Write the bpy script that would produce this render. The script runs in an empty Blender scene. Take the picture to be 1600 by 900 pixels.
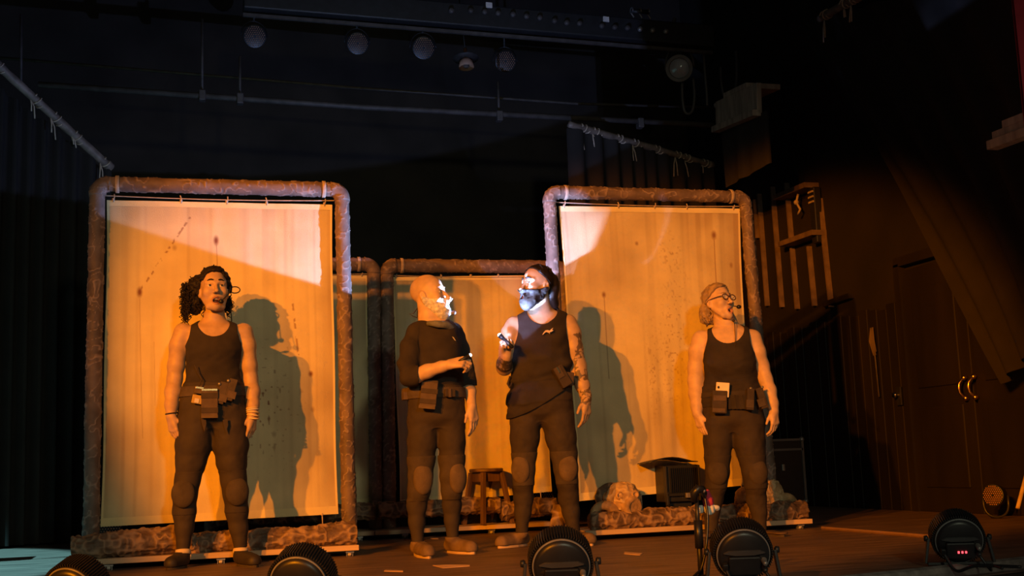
import bpy, bmesh, math, random
import numpy as np
from math import sin, cos, pi, radians, atan, sqrt
from mathutils import Matrix, Vector

random.seed(7)
rng = np.random.default_rng(7)
SC = bpy.context.scene
COL = SC.collection

# ------------------------------------------------------------------ camera
FPX = 1902.0                      # focal length in pixels of the 1600 px wide frame
YAW, PITCH, ROLL = radians(15.8), atan(275 / FPX), radians(2.17)
CAM = np.array([0.0, 0.0, 0.52])
_f0 = np.array([sin(YAW), cos(YAW), 0]); _r0 = np.array([cos(YAW), -sin(YAW), 0]); _z = np.array([0, 0, 1.0])
FW = _f0 * cos(PITCH) + _z * sin(PITCH)
_u0 = _z * cos(PITCH) - _f0 * sin(PITCH)
RT = _r0 * cos(ROLL) - _u0 * sin(ROLL)
UP = _u0 * cos(ROLL) + _r0 * sin(ROLL)
cd = bpy.data.cameras.new('camera')
cam = bpy.data.objects.new('camera', cd); COL.objects.link(cam)
cd.sensor_width = 36.0; cd.lens = FPX / 1600 * 36.0; cd.clip_start = 0.05; cd.clip_end = 100
M = Matrix.Identity(4)
for i in range(3):
    M[i][0] = RT[i]; M[i][1] = UP[i]; M[i][2] = -FW[i]; M[i][3] = CAM[i]
cam.matrix_world = M
SC.camera = cam

def at(x, y, Y=None, z=None, X=None):
    """world point on the sight line of photo pixel (x, y) at real depth Y, height z or side X"""
    d = FW + RT * (x - 800) / FPX - UP * (y - 450) / FPX
    if Y is not None: t = (Y - CAM[1]) / d[1]
    elif z is not None: t = (z - CAM[2]) / d[2]
    else: t = (X - CAM[0]) / d[0]
    return CAM + d * t

# ------------------------------------------------------------------ world, lights, exposure
SC.view_settings.view_transform = 'Standard'
SC.view_settings.look = 'None'
SC.view_settings.exposure = 0.0
SC.view_settings.gamma = 1.0
SC.cycles.use_denoising = True
SC.cycles.max_bounces = 5
w = bpy.data.worlds.new('theatre_dark'); SC.world = w; w.use_nodes = True
w.node_tree.nodes['Background'].inputs[0].default_value = (0.62, 0.50, 0.38, 1)
w.node_tree.nodes['Background'].inputs[1].default_value = 0.075

def spot(name, loc, target, power, color, size_deg, blend=0.3, radius=0.06):
    l = bpy.data.lights.new(name, 'SPOT'); o = bpy.data.objects.new(name, l); COL.objects.link(o)
    l.energy = power; l.color = color; l.spot_size = radians(size_deg); l.spot_blend = blend; l.shadow_soft_size = radius
    o.location = loc
    o.rotation_euler = (Vector(target) - Vector(loc)).to_track_quat('-Z', 'Y').to_euler()
    return o
AMBER = (1.0, 0.26, 0.0005)
spot('amber_stage_light', (-9.0, -4.7, 5.6), (2.6, 7.8, 1.1), 8800, AMBER, 17.8, 0.28, 0.12)
spot('amber_stage_light', (-7.4, -5.0, 4.7), (2.6, 7.7, 0.95), 7300, AMBER, 19.5, 0.3, 0.12)
spot('front_fill_light', (1.2, -3.0, 3.0), (1.9, 8.0, 1.3), 410, (0.95, 1.0, 0.68), 40, 0.6, 0.25)  # unseen neutral fill, added to lift the amber shadows on the canvases
spot('cool_side_light', (-3.7, 8.4, 6.9), (-3.7, 8.6, 0.0), 5600, (0.26, 0.84, 1.0), 51, 0.08, 0.05)

# ------------------------------------------------------------------ helpers
def tag(o, label=None, cat=None, group=None, kind=None):
    if label: o['label'] = label
    if cat: o['category'] = cat
    if group: o['group'] = group
    if kind: o['kind'] = kind
    return o

def thing(name, label, cat, loc=(0, 0, 0), group=None):
    o = bpy.data.objects.new(name, None); COL.objects.link(o)
    o.empty_display_size = 0.1; o.location = tuple(map(float, loc))
    return tag(o, label, cat, group)

def vhash(ix, iy, iz, seed):
    h = (ix.astype(np.uint32) * np.uint32(374761393) + iy.astype(np.uint32) * np.uint32(668265263)
         + iz.astype(np.uint32) * np.uint32(2246822519) + np.uint32(seed * 3266489917 % 4294967296))
    h = (h ^ (h >> np.uint32(13))) * np.uint32(1274126177)
    h = h ^ (h >> np.uint32(16))
    return (h & np.uint32(0xffff)).astype(np.float32) / 32767.5 - 1.0

def vnoise(P, seed=1):
    """value noise in -1..1 at points P (n,3)"""
    P = np.asarray(P, np.float32) + 1000.0
    I = np.floor(P).astype(np.int64); f = P - I; f = f * f * (3 - 2 * f)
    out = 0
    for dx in (0, 1):
        for dy in (0, 1):
            for dz in (0, 1):
                wgt = (f[:, 0] if dx else 1 - f[:, 0]) * (f[:, 1] if dy else 1 - f[:, 1]) * (f[:, 2] if dz else 1 - f[:, 2])
                out = out + wgt * vhash(I[:, 0] + dx, I[:, 1] + dy, I[:, 2] + dz, seed)
    return out

def vfbm(P, seed=1, octs=3):
    P = np.asarray(P, np.float32); s = 0; a = 1.0
    for k in range(octs):
        s = s + a * vnoise(P * 2 ** k, seed + k); a *= 0.5
    return s

class MB:
    """collects shapes for one mesh"""
    def __init__(self): self.v = []; self.f = []; self.n = 0
    def add(self, V, Fs):
        V = np.asarray(V, float); self.v.append(V)
        for q in Fs: self.f.append([i + self.n for i in q])
        self.n += len(V); return self
    def box(self, c, s, R=None, bev=0.0):
        c = np.asarray(c, float); hx, hy, hz = [a / 2 for a in s]
        if bev <= 0:
            V = np.array([[sx * hx, sy * hy, sz * hz] for sx in (-1, 1) for sy in (-1, 1) for sz in (-1, 1)])
            Fs = [(0, 1, 3, 2), (4, 6, 7, 5), (0, 4, 5, 1), (2, 3, 7, 6), (0, 2, 6, 4), (1, 5, 7, 3)]
        else:
            bm = bmesh.new(); bmesh.ops.create_cube(bm, size=1.0)
            for v in bm.verts: v.co = Vector((v.co.x * s[0], v.co.y * s[1], v.co.z * s[2]))
            bmesh.ops.bevel(bm, geom=bm.edges[:], offset=bev, segments=2, affect='EDGES', profile=0.5)
            bm.verts.index_update(); V = np.array([v.co[:] for v in bm.verts]); Fs = [[v.index for v in f.verts] for f in bm.faces]; bm.free()
        if R is not None: V = V @ np.asarray(R).T
        return self.add(V + c, Fs)
    def tube(self, pts, r, seg=10, caps=True, closed=False, flat=None):
        P = np.asarray(pts, float); n = len(P); r = np.broadcast_to(np.asarray(r, float), (n,))
        if closed: T = np.roll(P, -1, 0) - np.roll(P, 1, 0)
        else: T = np.gradient(P, axis=0)
        T /= np.linalg.norm(T, axis=1)[:, None] + 1e-12
        a = np.array([0, 0, 1.0]) if abs(T[0][2]) < 0.9 else np.array([1.0, 0, 0])
        N = np.cross(T[0], a); N /= np.linalg.norm(N); V = []
        for i in range(n):
            N = N - T[i] * (N @ T[i]); N /= np.linalg.norm(N) + 1e-12; B = np.cross(T[i], N)
            for j in range(seg):
                an = 2 * pi * j / seg
                V.append(P[i] + r[i] * (cos(an) * N + sin(an) * B))
        Fs = []
        for i in range(n if closed else n - 1):
            i2 = (i + 1) % n
            for j in range(seg):
                j2 = (j + 1) % seg; Fs.append((i * seg + j, i2 * seg + j, i2 * seg + j2, i * seg + j2))
        if caps and not closed:
            Fs.append(list(range(seg))); Fs.append(list(range((n - 1) * seg, n * seg))[::-1])
        return self.add(V, Fs)
    def lathe(self, prof, c, axis, seg=32, ref=None, arc=None):
        """prof: (radius, height) along axis"""
        ax = np.asarray(axis, float); ax /= np.linalg.norm(ax)
        a = np.array([0, 0, 1.0]) if abs(ax[2]) < 0.9 else np.array([1.0, 0, 0])
        N = np.cross(ax, a); N /= np.linalg.norm(N); B = np.cross(ax, N); V = []
        for (r, h) in prof:
            for j in range(seg):
                an = 2 * pi * j / seg; V.append(np.asarray(c) + ax * h + max(r, 1e-5) * (cos(an) * N + sin(an) * B))
        Fs = []
        for i in range(len(prof) - 1):
            for j in range(seg):
                j2 = (j + 1) % seg; Fs.append((i * seg + j, i * seg + j2, (i + 1) * seg + j2, (i + 1) * seg + j))
        return self.add(V, Fs)
    def ball(self, c, r, seg=14, rings=9, R=None):
        r = np.broadcast_to(np.asarray(r, float), (3,)); V = []; Fs = []
        for i in range(rings + 1):
            th = pi * i / rings
            for j in range(seg):
                an = 2 * pi * j / seg; V.append((r[0] * sin(th) * cos(an), r[1] * sin(th) * sin(an), r[2] * cos(th)))
        for i in range(rings):
            for j in range(seg):
                j2 = (j + 1) % seg; Fs.append((i * seg + j, (i + 1) * seg + j, (i + 1) * seg + j2, i * seg + j2))
        V = np.array(V)
        if R is not None: V = V @ np.asarray(R).T
        return self.add(V + np.asarray(c), Fs)
    def grid(self, G):
        """G: (nu, nv, 3)"""
        nu, nv = G.shape[:2]; V = G.reshape(-1, 3)
        Fs = [(i * nv + j, (i + 1) * nv + j, (i + 1) * nv + j + 1, i * nv + j + 1) for i in range(nu - 1) for j in range(nv - 1)]
        return self.add(V, Fs)
    def prism(self, outline, c, ux, uy, thick):
        """outline polygon (2D) extruded by thick along ux x uy, centred on c"""
        ux = np.asarray(ux, float); uy = np.asarray(uy, float); nz = np.cross(ux, uy); o = np.asarray(c, float); n = len(outline)
        V = [o + ux * p[0] + uy * p[1] + nz * s for s in (-thick / 2, thick / 2) for p in outline]
        Fs = [list(range(n))[::-1], list(range(n, 2 * n))] + [(i, (i + 1) % n, n + (i + 1) % n, n + i) for i in range(n)]
        return self.add(V, Fs)

def link_mesh(name, V, Fs, m, parent=None, smooth=True, attrs=None):
    me = bpy.data.meshes.new(name)
    V = np.asarray(V, float)
    if isinstance(Fs, np.ndarray):
        k = Fs.shape[1]; me.vertices.add(len(V)); me.loops.add(Fs.size); me.polygons.add(len(Fs))
        me.vertices.foreach_set('co', V.astype(np.float32).ravel())
        me.loops.foreach_set('vertex_index', Fs.astype(np.int32).ravel())
        me.polygons.foreach_set('loop_start', np.arange(0, Fs.size, k, dtype=np.int32))
        me.update(calc_edges=True)
    else:
        me.from_pydata([tuple(v) for v in V], [], [tuple(f) for f in Fs]); me.update()
    if attrs:
        for k_, a in attrs.items():
            at_ = me.attributes.new(k_, 'FLOAT', 'POINT'); at_.data.foreach_set('value', np.asarray(a, np.float32))
    me.polygons.foreach_set('use_smooth', np.full(len(me.polygons), bool(smooth)))
    me.materials.append(m)
    o = bpy.data.objects.new(name, me); COL.objects.link(o)
    if parent is not None: o.parent = parent
    return o

def root_loc(p):
    v = np.zeros(3)
    while p is not None: v += np.array(p.location); p = p.parent
    return v

def obj(name, mb, m, parent=None, smooth=False, local=False, label=None, kind=None, angle=None):
    """link mb as ONE mesh; its coordinates are world ones unless local (root must be unrotated then)"""
    V = np.concatenate(mb.v) if mb.v else np.zeros((0, 3))
    if parent is not None and not local: V = V - root_loc(parent)
    o = link_mesh(name, V, mb.f, m, parent, smooth)
    if smooth and angle:
        me = o.data
        bm = bmesh.new(); bm.from_mesh(me)
        for e in bm.edges:
            if len(e.link_faces) == 2 and e.calc_face_angle(0) > radians(angle): e.smooth = False
        bm.to_mesh(me); bm.free()
    if label: o['label'] = label
    if kind: o['kind'] = kind
    return o

def copy_tree(o, parent=None):
    c = o.copy(); COL.objects.link(c); c.parent = parent
    for ch in list(o.children): copy_tree(ch, c)
    return c

def mat(name, col, rough=0.7, metal=0.0, var=0.15, vscale=8.0, bump=0.0, bscale=60.0, spec=0.4, emit=None, estr=0.0,
        attr=None, acol=None, stretch=None, alpha=None, col2=None, sheen=0.0):
    m = bpy.data.materials.new(name); m.use_nodes = True; nt = m.node_tree; N = nt.nodes; Lk = nt.links
    b = N['Principled BSDF']; b.inputs['Roughness'].default_value = rough; b.inputs['Metallic'].default_value = metal
    b.inputs['Specular IOR Level'].default_value = spec
    tc = N.new('ShaderNodeTexCoord'); mp = N.new('ShaderNodeMapping'); Lk.new(tc.outputs['Object'], mp.inputs['Vector'])
    if stretch: mp.inputs['Scale'].default_value = stretch
    nz = N.new('ShaderNodeTexNoise'); nz.inputs['Scale'].default_value = vscale; nz.inputs['Detail'].default_value = 5
    Lk.new(mp.outputs['Vector'], nz.inputs['Vector'])
    rp = N.new('ShaderNodeValToRGB'); Lk.new(nz.outputs['Fac'], rp.inputs['Fac'])
    c = np.array(col[:3]); lo = c * (1 - var); hi = np.minimum(c * (1 + var), 1) if col2 is None else np.array(col2)
    rp.color_ramp.elements[0].position = 0.3; rp.color_ramp.elements[1].position = 0.7
    rp.color_ramp.elements[0].color = (*lo, 1); rp.color_ramp.elements[1].color = (*hi, 1)
    out = rp.outputs['Color']
    for an, ac in (zip(attr, acol) if attr else ()):
        at_ = N.new('ShaderNodeAttribute'); at_.attribute_name = an
        mx = N.new('ShaderNodeMix'); mx.data_type = 'RGBA'; Lk.new(at_.outputs['Fac'], mx.inputs[0]); Lk.new(out, mx.inputs[6])
        mx.inputs[7].default_value = (*ac, 1); out = mx.outputs[2]
    Lk.new(out, b.inputs['Base Color'])
    if bump > 0:
        n2 = N.new('ShaderNodeTexNoise'); n2.inputs['Scale'].default_value = bscale; n2.inputs['Detail'].default_value = 4
        Lk.new(mp.outputs['Vector'], n2.inputs['Vector'])
        bp = N.new('ShaderNodeBump'); bp.inputs['Strength'].default_value = bump; bp.inputs['Distance'].default_value = 0.01
        Lk.new(n2.outputs['Fac'], bp.inputs['Height']); Lk.new(bp.outputs['Normal'], b.inputs['Normal'])
    if emit is not None:
        b.inputs['Emission Color'].default_value = (*emit, 1); b.inputs['Emission Strength'].default_value = estr
    if alpha is not None: b.inputs['Alpha'].default_value = alpha
    if sheen: b.inputs['Sheen Weight'].default_value = sheen
    return m

# ------------------------------------------------------------------ materials
MT = {}
MT['floor'] = mat('dark_stage_wood', (0.15, 0.10, 0.078), 0.5, var=0.5, vscale=5, bump=0.25, bscale=14, stretch=(0.5, 3.5, 1), spec=0.35)
MT['black_wall'] = mat('black_paint', (0.034, 0.025, 0.021), 0.9, var=0.3, vscale=2, bump=0.1, bscale=20)
MT['black_wood'] = mat('black_boards', (0.013, 0.0095, 0.008), 0.6, var=0.4, vscale=3, bump=0.2, bscale=12, stretch=(1, 1, 0.2))
MT['side_wall'] = mat('side_wall_paint', (0.014, 0.010, 0.009), 0.9, var=0.3, vscale=2, bump=0.1, bscale=20)
MT['drape'] = mat('black_serge', (0.018, 0.014, 0.012), 0.95, var=0.2, vscale=4, bump=0.1, bscale=200)
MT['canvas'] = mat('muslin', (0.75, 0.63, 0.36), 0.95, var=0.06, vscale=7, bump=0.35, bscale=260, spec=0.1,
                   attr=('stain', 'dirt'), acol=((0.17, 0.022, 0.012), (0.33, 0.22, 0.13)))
MT['hem'] = mat('muslin_hem', (0.78, 0.66, 0.36), 0.95, var=0.06, vscale=9, bump=0.3, bscale=260, spec=0.1)
MT['pipe_wrap'] = mat('wrapped_pipe', (0.15, 0.105, 0.085), 0.6, var=0.35, vscale=9, bump=0.3, bscale=55, attr=('ridge',), acol=((0.34, 0.25, 0.205),))
MT['log_wrap'] = mat('bark_cloth', (0.13, 0.082, 0.054), 0.6, var=0.45, vscale=14, bump=0.6, bscale=45, attr=('ridge',), acol=((0.36, 0.24, 0.15),))
MT['plank'] = mat('pine_board', (0.55, 0.40, 0.26), 0.7, var=0.2, vscale=6, bump=0.2, bscale=30, stretch=(0.4, 3, 3))
MT['black_metal'] = mat('black_metal', (0.018, 0.018, 0.020), 0.42, var=0.2, vscale=20, spec=0.5, bump=0.05, bscale=90)
MT['black_plastic'] = mat('black_plastic', (0.012, 0.012, 0.015), 0.38, var=0.2, vscale=20, spec=0.5)
MT['grey_metal'] = mat('grey_metal', (0.30, 0.28, 0.27), 0.4, metal=0.6, var=0.2, vscale=15)
MT['rust_pipe'] = mat('dull_pipe', (0.20, 0.15, 0.12), 0.6, metal=0.2, var=0.4, vscale=12, bump=0.3, bscale=40)
MT['dark_pipe'] = mat('dark_pipe', (0.075, 0.062, 0.058), 0.6, metal=0.2, var=0.3, vscale=12)
MT['rope'] = mat('cotton_tie', (0.45, 0.35, 0.26), 0.9, var=0.2, vscale=30)
MT['white'] = mat('off_white', (0.62, 0.57, 0.52), 0.7, var=0.1, vscale=20)
MT['lens'] = mat('led_lens', (0.62, 0.30, 0.16), 0.35, var=0.15, vscale=30, spec=0.6)  # warm tone: reflected amber stage glow put into the lens colour
MT['wood_stool'] = mat('stool_wood', (0.13, 0.075, 0.045), 0.5, var=0.4, vscale=10, bump=0.2, bscale=30, stretch=(2, 2, 0.3))
MT['carved'] = mat('carved_wood', (0.42, 0.27, 0.13), 0.6, var=0.4, vscale=16, bump=0.5, bscale=40, attr=('ridge',), acol=((0.62, 0.47, 0.27),))
MT['red'] = mat('red_velvet', (0.60, 0.06, 0.09), 0.9, var=0.2, vscale=8)
MT['beam'] = mat('pale_board', (0.42, 0.35, 0.29), 0.8, var=0.35, vscale=6, bump=0.2, bscale=30, stretch=(3, 3, 0.4))
MT['brass'] = mat('brass', (0.75, 0.50, 0.22), 0.25, metal=1.0, var=0.1)
MT['led_red'] = mat('led_red', (0.3, 0.02, 0.02), 0.4, emit=(1.0, 0.06, 0.08), estr=3.0)
MT['sole'] = mat('shoe_sole', (0.55, 0.40, 0.27), 0.7, var=0.15)
MT['rack_white'] = mat('rack_white', (0.55, 0.60, 0.62), 0.6, var=0.2)
MT['red_cloth'] = mat('red_cloth', (0.55, 0.05, 0.09), 0.9, var=0.2)
MT['white_cloth'] = mat('white_cloth', (0.68, 0.66, 0.62), 0.9, var=0.15)

# ================================================================== THE SETTING
RW = 6.1            # right wall plane
BW = 13.4           # back wall plane
front = [(-9.0, 3.9), (-4.0, 4.1), (-1.0, 4.3), (1.0, 4.42), (2.2, 4.55), (3.0, 4.71), (3.79, 4.92), (5.0, 5.32), (6.4, 5.9), (9.0, 7.0)]
mb = MB()
n = len(front)
V = [(x, y, 0) for x, y in front] + [(9.0, BW + .3, 0), (-9.0, BW + .3, 0)]
V2 = [(x, y, -0.06) for x, y, _ in V]
k = len(V)
mb.add(V + V2, [list(range(k)), list(range(k, 2 * k))[::-1]] + [(i, (i + 1) % k + 0, (i + 1) % k + k, i + k)[::-1] for i in range(k)])
floor = tag(obj('floor', mb, MT['floor']), kind='structure')
mb = MB()
P = np.array([(x, y - .012, -0.02) for x, y in front])
mb.tube(P, 0.03, 8)
nos = obj('trim_1', mb, mat('stage_nosing', (0.19, 0.165, 0.15), 0.7, var=0.4, vscale=20, bump=0.3, bscale=40)); tag(nos, kind='structure')
mb = MB(); P = np.array([(x, y + .02) for x, y in front])
G = np.array([[(x, y, z) for z in (-0.05, -0.6, -1.1)] for x, y in P]); mb.grid(G)
mb.grid(np.array([[(x, y + .04, z) for z in (-0.05, -0.6, -1.1)] for x, y in P])[::-1])
tag(obj('wall_apron', mb, MT['black_wall']), kind='structure')
tag(obj('wall_back', MB().box((-1, BW + .15, 3.6), (20, .3, 7.4)), MT['black_wall']), kind='structure')
wr = tag(obj('wall_right', MB().box((RW + .15, 9.4, 3.6), (.3, 8.4, 7.4)), MT['side_wall']), kind='structure')
tag(obj('wall_left', MB().box((-8.2, 8.6, 3.6), (.3, 10, 7.4)), MT['black_wall']), kind='structure')
tag(obj('ceiling', MB().box((-1, 8.6, 7.45), (20, 10.2, .3)), MT['black_wall']), kind='structure')

# vertical boards and battens on the right wall
batten_m = mat('batten', (0.17, 0.115, 0.085), 0.6, var=0.3, vscale=10)
def wall_line(a, b, wid, thick, name, m=batten_m, X=RW):
    p, q = at(*a, X=X - thick / 2), at(*b, X=X - thick / 2)
    d = q - p; L = np.linalg.norm(d); d /= L
    side = np.cross(d, (1, 0, 0)); R = np.stack([(1, 0, 0), side, d], 1)
    return obj(name, MB().box((p + q) / 2, (thick, wid, L), R), m, wr)
for a, b in [((1180, 312), (1184, 372)), ((1186, 303), (1199, 478)), ((1207, 292), (1222, 480)), ((1229, 286), (1246, 483)), ((1264, 385), (1273, 478)),
             ((1281, 310), (1299, 480)), ((1480, 258), (1502, 437)), ((1564, 322), (1576, 420)), ((1577, 430), (1594, 566))]:
    wall_line(a, b, .022, .05, 'batten')
for a, b in [((1219, 309), (1268, 289)), ((1227, 382), (1280, 363))]:
    wall_line(a, b, .05, .16, 'ledge')
yy = 7.2
kk = 0
while yy < 12.6:
    if not (6.9 < yy < 8.85):
        hgt = 1.75 + .02 * ((kk * 7) % 3)
        obj('board', MB().box((RW - .012 - .004 * (kk % 3), yy, hgt / 2), (.03, .135, hgt), bev=.005), MT['black_wood'], wr)
    yy += .15; kk += 1
wall_line((1290, 476), (1330, 462), .05, .06, 'ledge', MT['black_wood'])

# double door in the right wall
dr = tag(bpy.data.objects.new('door_1', None), kind='structure'); COL.objects.link(dr); dr.location = (RW, 8.0, 0)
hp = at(1522, 605, X=RW - .05)
for s, (y0, y1) in enumerate([(hp[1] + .02, hp[1] + .86), (hp[1] - .84, hp[1] - .02)]):
    lf = obj('door_leaf', MB().box((RW - .02, (y0 + y1) / 2, 1.02), (.05, y1 - y0, 2.04), bev=.006), MT['black_wood'], dr)
    for z0, z1 in ((.2, .86), (1.02, 1.85)):
        obj('panel', MB().box((RW - .05, (y0 + y1) / 2, (z0 + z1) / 2), (.02, y1 - y0 - .26, z1 - z0), bev=.008), MT['black_wood'], lf)
    yh = hp[1] + (.075 if s == 0 else -.045)
    z0 = hp[2]
    arc = [(RW - .05, yh, z0 + .085), (RW - .09, yh + .005, z0 + .075), (RW - .12, yh + .012, z0 + .035), (RW - .125, yh + .014, z0), (RW - .12, yh + .012, z0 - .035), (RW - .09, yh + .005, z0 - .075), (RW - .05, yh, z0 - .085)]
    h = MB().tube(arc, .011, 10)
    for zz in (-.08, .08): h.ball((RW - .08, yh, z0 + zz), .022)
    obj('pull_handle', h, MT['brass'], lf, True, label='curved brass pull handle')
for y in (hp[1] + .9, hp[1] - .88):
    obj('door_post', MB().box((RW - .03, y, 1.05), (.08, .08, 2.1)), MT['black_wood'], dr)
obj('door_head', MB().box((RW - .03, hp[1], 2.12), (.08, 1.86, .08)), MT['black_wood'], dr)
# small chrome latch
p = at(1402, 619, X=RW - .07)
t = thing('door_latch', 'small bright chrome latch knob on the black boarded wall', 'latch', p)
obj('plate', MB().box(p + np.array((.02, 0, 0)), (.02, .07, .16), bev=.004), MT['black_metal'], t)
obj('knob', MB().lathe([(0, .05), (.022, .048), (.027, .03), (.012, .015), (.012, 0)], p + np.array((.01, 0, .01)), (-1, 0, 0), 16), mat('chrome', (.8, .8, .8), .12, 1.0, var=0), t, True)

# ================================================================== DRAPES
def drape(name, label, p, q, z1, folds, amp, seed, m=MT['drape'], pinch=0.0):
    p = np.array(p); q = np.array(q); d = (q - p); L = np.linalg.norm(d[:2]); nrm = np.array((-d[1], d[0], 0)) / L
    nu, nv = folds * 8 + 1, 14
    U = np.linspace(0, 1, nu); G = np.zeros((nu, nv, 3))
    for j in range(nv):
        v = j / (nv - 1)
        top = p[None] + d[None] * U[:, None]
        off = amp * (.55 + .45 * v) * np.sin(U * folds * 2 * pi + 1.5 * np.sin(U * 9 + seed) + .4 * v)
        G[:, j] = top + nrm * off[:, None]
        G[:, j, 2] = top[:, 2] * (1 - v) + (z1 if np.isscalar(z1) else z1[0] + (z1[1] - z1[0]) * U) * v
    mb = MB().grid(G); G2 = G + nrm * .012; mb.grid(G2[::-1])
    o = obj(name, mb, m, None, True)
    return tag(o, label, 'curtain')

def tied_pipe(name, label, a, b, r, m, ties, seed, wrap=True):
    """pipe a..b with cotton ties hanging from it"""
    rr = random.Random(seed); a = np.array(a); b = np.array(b); t = thing(name, label, 'pipe', (a + b) / 2)
    L = np.linalg.norm(b - a); n = int(L / .04) + 2
    P = [a + (b - a) * i / (n - 1) for i in range(n)]
    R_ = [r * (1 + (.22 * abs(vnoise([[i * .21, seed, 0]])[0]) if wrap else 0)) for i in range(n)]
    obj('tube', MB().tube(P, R_, 10), m, t, True)
    obj('end_cap', MB().lathe([(0, -.01), (r * 1.3, -.008), (r * 1.35, .05), (r, .06)], b, a - b, 14), m, t, True)
    for k in range(ties):
        u = (k + .5 + rr.uniform(-.3, .3)) / ties; c = a + (b - a) * u; ln = rr.uniform(.10, .26)
        mb = MB()
        ax = (b - a) / L
        N = np.cross(ax, (0, 0, 1)); N /= np.linalg.norm(N); B = np.cross(N, ax)
        loop = [c + ax * (.006 * s) + (r + .008) * (cos(s * .7) * N + sin(s * .7) * B) for s in range(18)]
        mb.tube(loop, .006, 6)
        for s in (-1, 1):
            x = rr.uniform(-.02, .02)
            mb.tube([c - B * r, c - np.array((0, 0, ln * .4)) + ax * (s * .015 + x), c - np.array((0, 0, ln * rr.uniform(.7, 1))) + ax * (s * .02 + x * 2)], .006, 6)
        obj('tie', mb, MT['rope'], t, True)
    return t
LP0, LP1 = at(-60, 50, Y=10.2), at(172, 262, Y=11.2)
tied_pipe('drape_pipe', 'slanting wrapped pipe with cotton ties, running down to the top of the left screen', LP0, LP1, .035, MT['rust_pipe'], 6, 3)
RP0, RP1 = at(889, 194, Y=10.6), at(1112, 258, Y=11.4)
tied_pipe('drape_pipe', 'slanting wrapped pipe with cotton ties, above the right screen', RP0, RP1, .03, MT['rust_pipe'], 8, 5)
drape('wing_drape', 'black wing curtain hanging from the slanting pipe at far left', LP0 + np.array((-.6, 0, .25)), LP1 - np.array((0, 0, .04)), .02, 14, .07, 1)
drape('wing_drape', 'brownish black curtain hanging from the slanting pipe behind the right screen', RP0 - np.array((0, 0, .03)), RP1 - np.array((0, 0, .03)), .3, 10, .05, 2)
G = np.zeros((65, 20, 3))
for j in range(20):
    v = j / 19; xl = 1235 + 330 * v ** .85; y = 40 + 560 * v
    pa, pb = at(xl, y, X=5.85), at(1690, y - 120, X=5.7)
    for i in range(65):
        u = i / 64; G[i, j] = pa * (1 - u) + pb * u; G[i, j, 0] += .05 * sin(u * 45 * (1 - .3 * v) + .5 * sin(6 * v))
mb = MB().grid(G); mb.grid((G + np.array((.015, 0, 0)))[::-1])
tag(obj('border_drape', mb, MT['drape'], None, True), 'large black curtain drawn aside along the upper right wall', 'curtain')
TP0, TP1 = at(1281, 29, X=5.6), at(1345, -8, X=5.55)
tied_pipe('drape_pipe', 'short pale pipe end carrying a black curtain at the upper right', TP0, TP1, .035, MT['rust_pipe'], 3, 8, False)

# ================================================================== PIPES AND RIG OVERHEAD
def pipe(name, label, pts, r, m, group=None, cat='pipe'):
    pts = [np.array(p) for p in pts]
    t = thing(name, label, cat, sum(pts) / len(pts), group)
    obj('tube', MB().tube(pts, r, 12), m, t, True)
    return t
t = pipe('batten_pipe', 'long dark grey pipe spanning above both tall screens', [at(60, 132, Y=11), at(560, 167, Y=11), at(1200, 200, Y=11)], .028, MT['dark_pipe'])
for x, y in ((316, 150), (375, 155), (780, 182), (1000, 193)):
    c = at(x, y, Y=11); obj('clamp', MB().box(c, (.06, .09, .10), bev=.01), MT['dark_pipe'], t)
pipe('batten_pipe', 'thinner dark pipe just above the long grey pipe', [at(-40, 87, Y=11.6), at(540, 136, Y=11.6), at(900, 162, Y=11.6), at(1120, 168, Y=11.6)], .014, MT['dark_pipe'])
for a, b, lab in [((33, 22), (33, 130), 'vertical hanger rod near the top left corner'), ((316, 30), (316, 150), 'thin vertical hanger rod above the left screen, below the leftmost lamp'),
             ((375, 88), (375, 157), 'short vertical hanger rod right of the leftmost lamp'), ((778, 128), (780, 184), 'short vertical hanger rod under the small bell lamp group')]:
    pipe('hanger_rod', lab, [at(*a, Y=11.04), at(*b, Y=11.04)], .012, MT['dark_pipe'], cat='rod')
# connector strip
a, b = at(380, -2, Y=10.6), at(1112, 60, Y=10.6)
ax = (b - a) / np.linalg.norm(b - a); uz = np.cross(ax, (0, 1, 0)); uz = -uz if uz[2] < 0 else uz
R = np.stack([ax, np.cross(uz, ax), uz], 1)
t = thing('connector_strip', 'long black lighting connector strip with pale tags along the top edge', 'lighting bar', (a + b) / 2)
Ls = np.linalg.norm(b - a)
obj('housing', MB().box((a + b) / 2, (Ls, .16, .22), R, bev=.015), MT['black_metal'], t)
obj('bottom_rail', MB().box((a + b) / 2 - uz * .15, (Ls, .03, .03), R), MT['dark_pipe'], t)
for x, y in [(705, 17), (735, 17), (757, 19), (778, 21), (801, 23), (822, 26), (843, 28), (866, 33), (885, 36), (905, 37), (940, 41), (960, 43), (980, 44), (1000, 46), (1019, 48), (1040, 50)]:
    c = at(x, y, Y=10.51)
    obj('socket', MB().lathe([(0, .03), (.02, .03), (.026, .02), (.026, 0)], c, (0, -1, 0), 12), MT['dark_pipe'] if x < 990 else MT['grey_metal'], t, True)
for x, y in ((764, 8), (947, 30)):
    obj('tag', MB().box(at(x, y, Y=10.505), (.06, .012, .05), R), MT['white'], t, label='pale paper tag')
c = at(1000, 18, Y=10.45)
t = thing('pipe_clamp', 'shiny steel pipe clamp on the connector strip, near its right end', 'clamp', c)
obj('bar', MB().tube([c + ax * -.09, c + ax * .09], .022, 12), MT['black_metal'], t, True)
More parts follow.
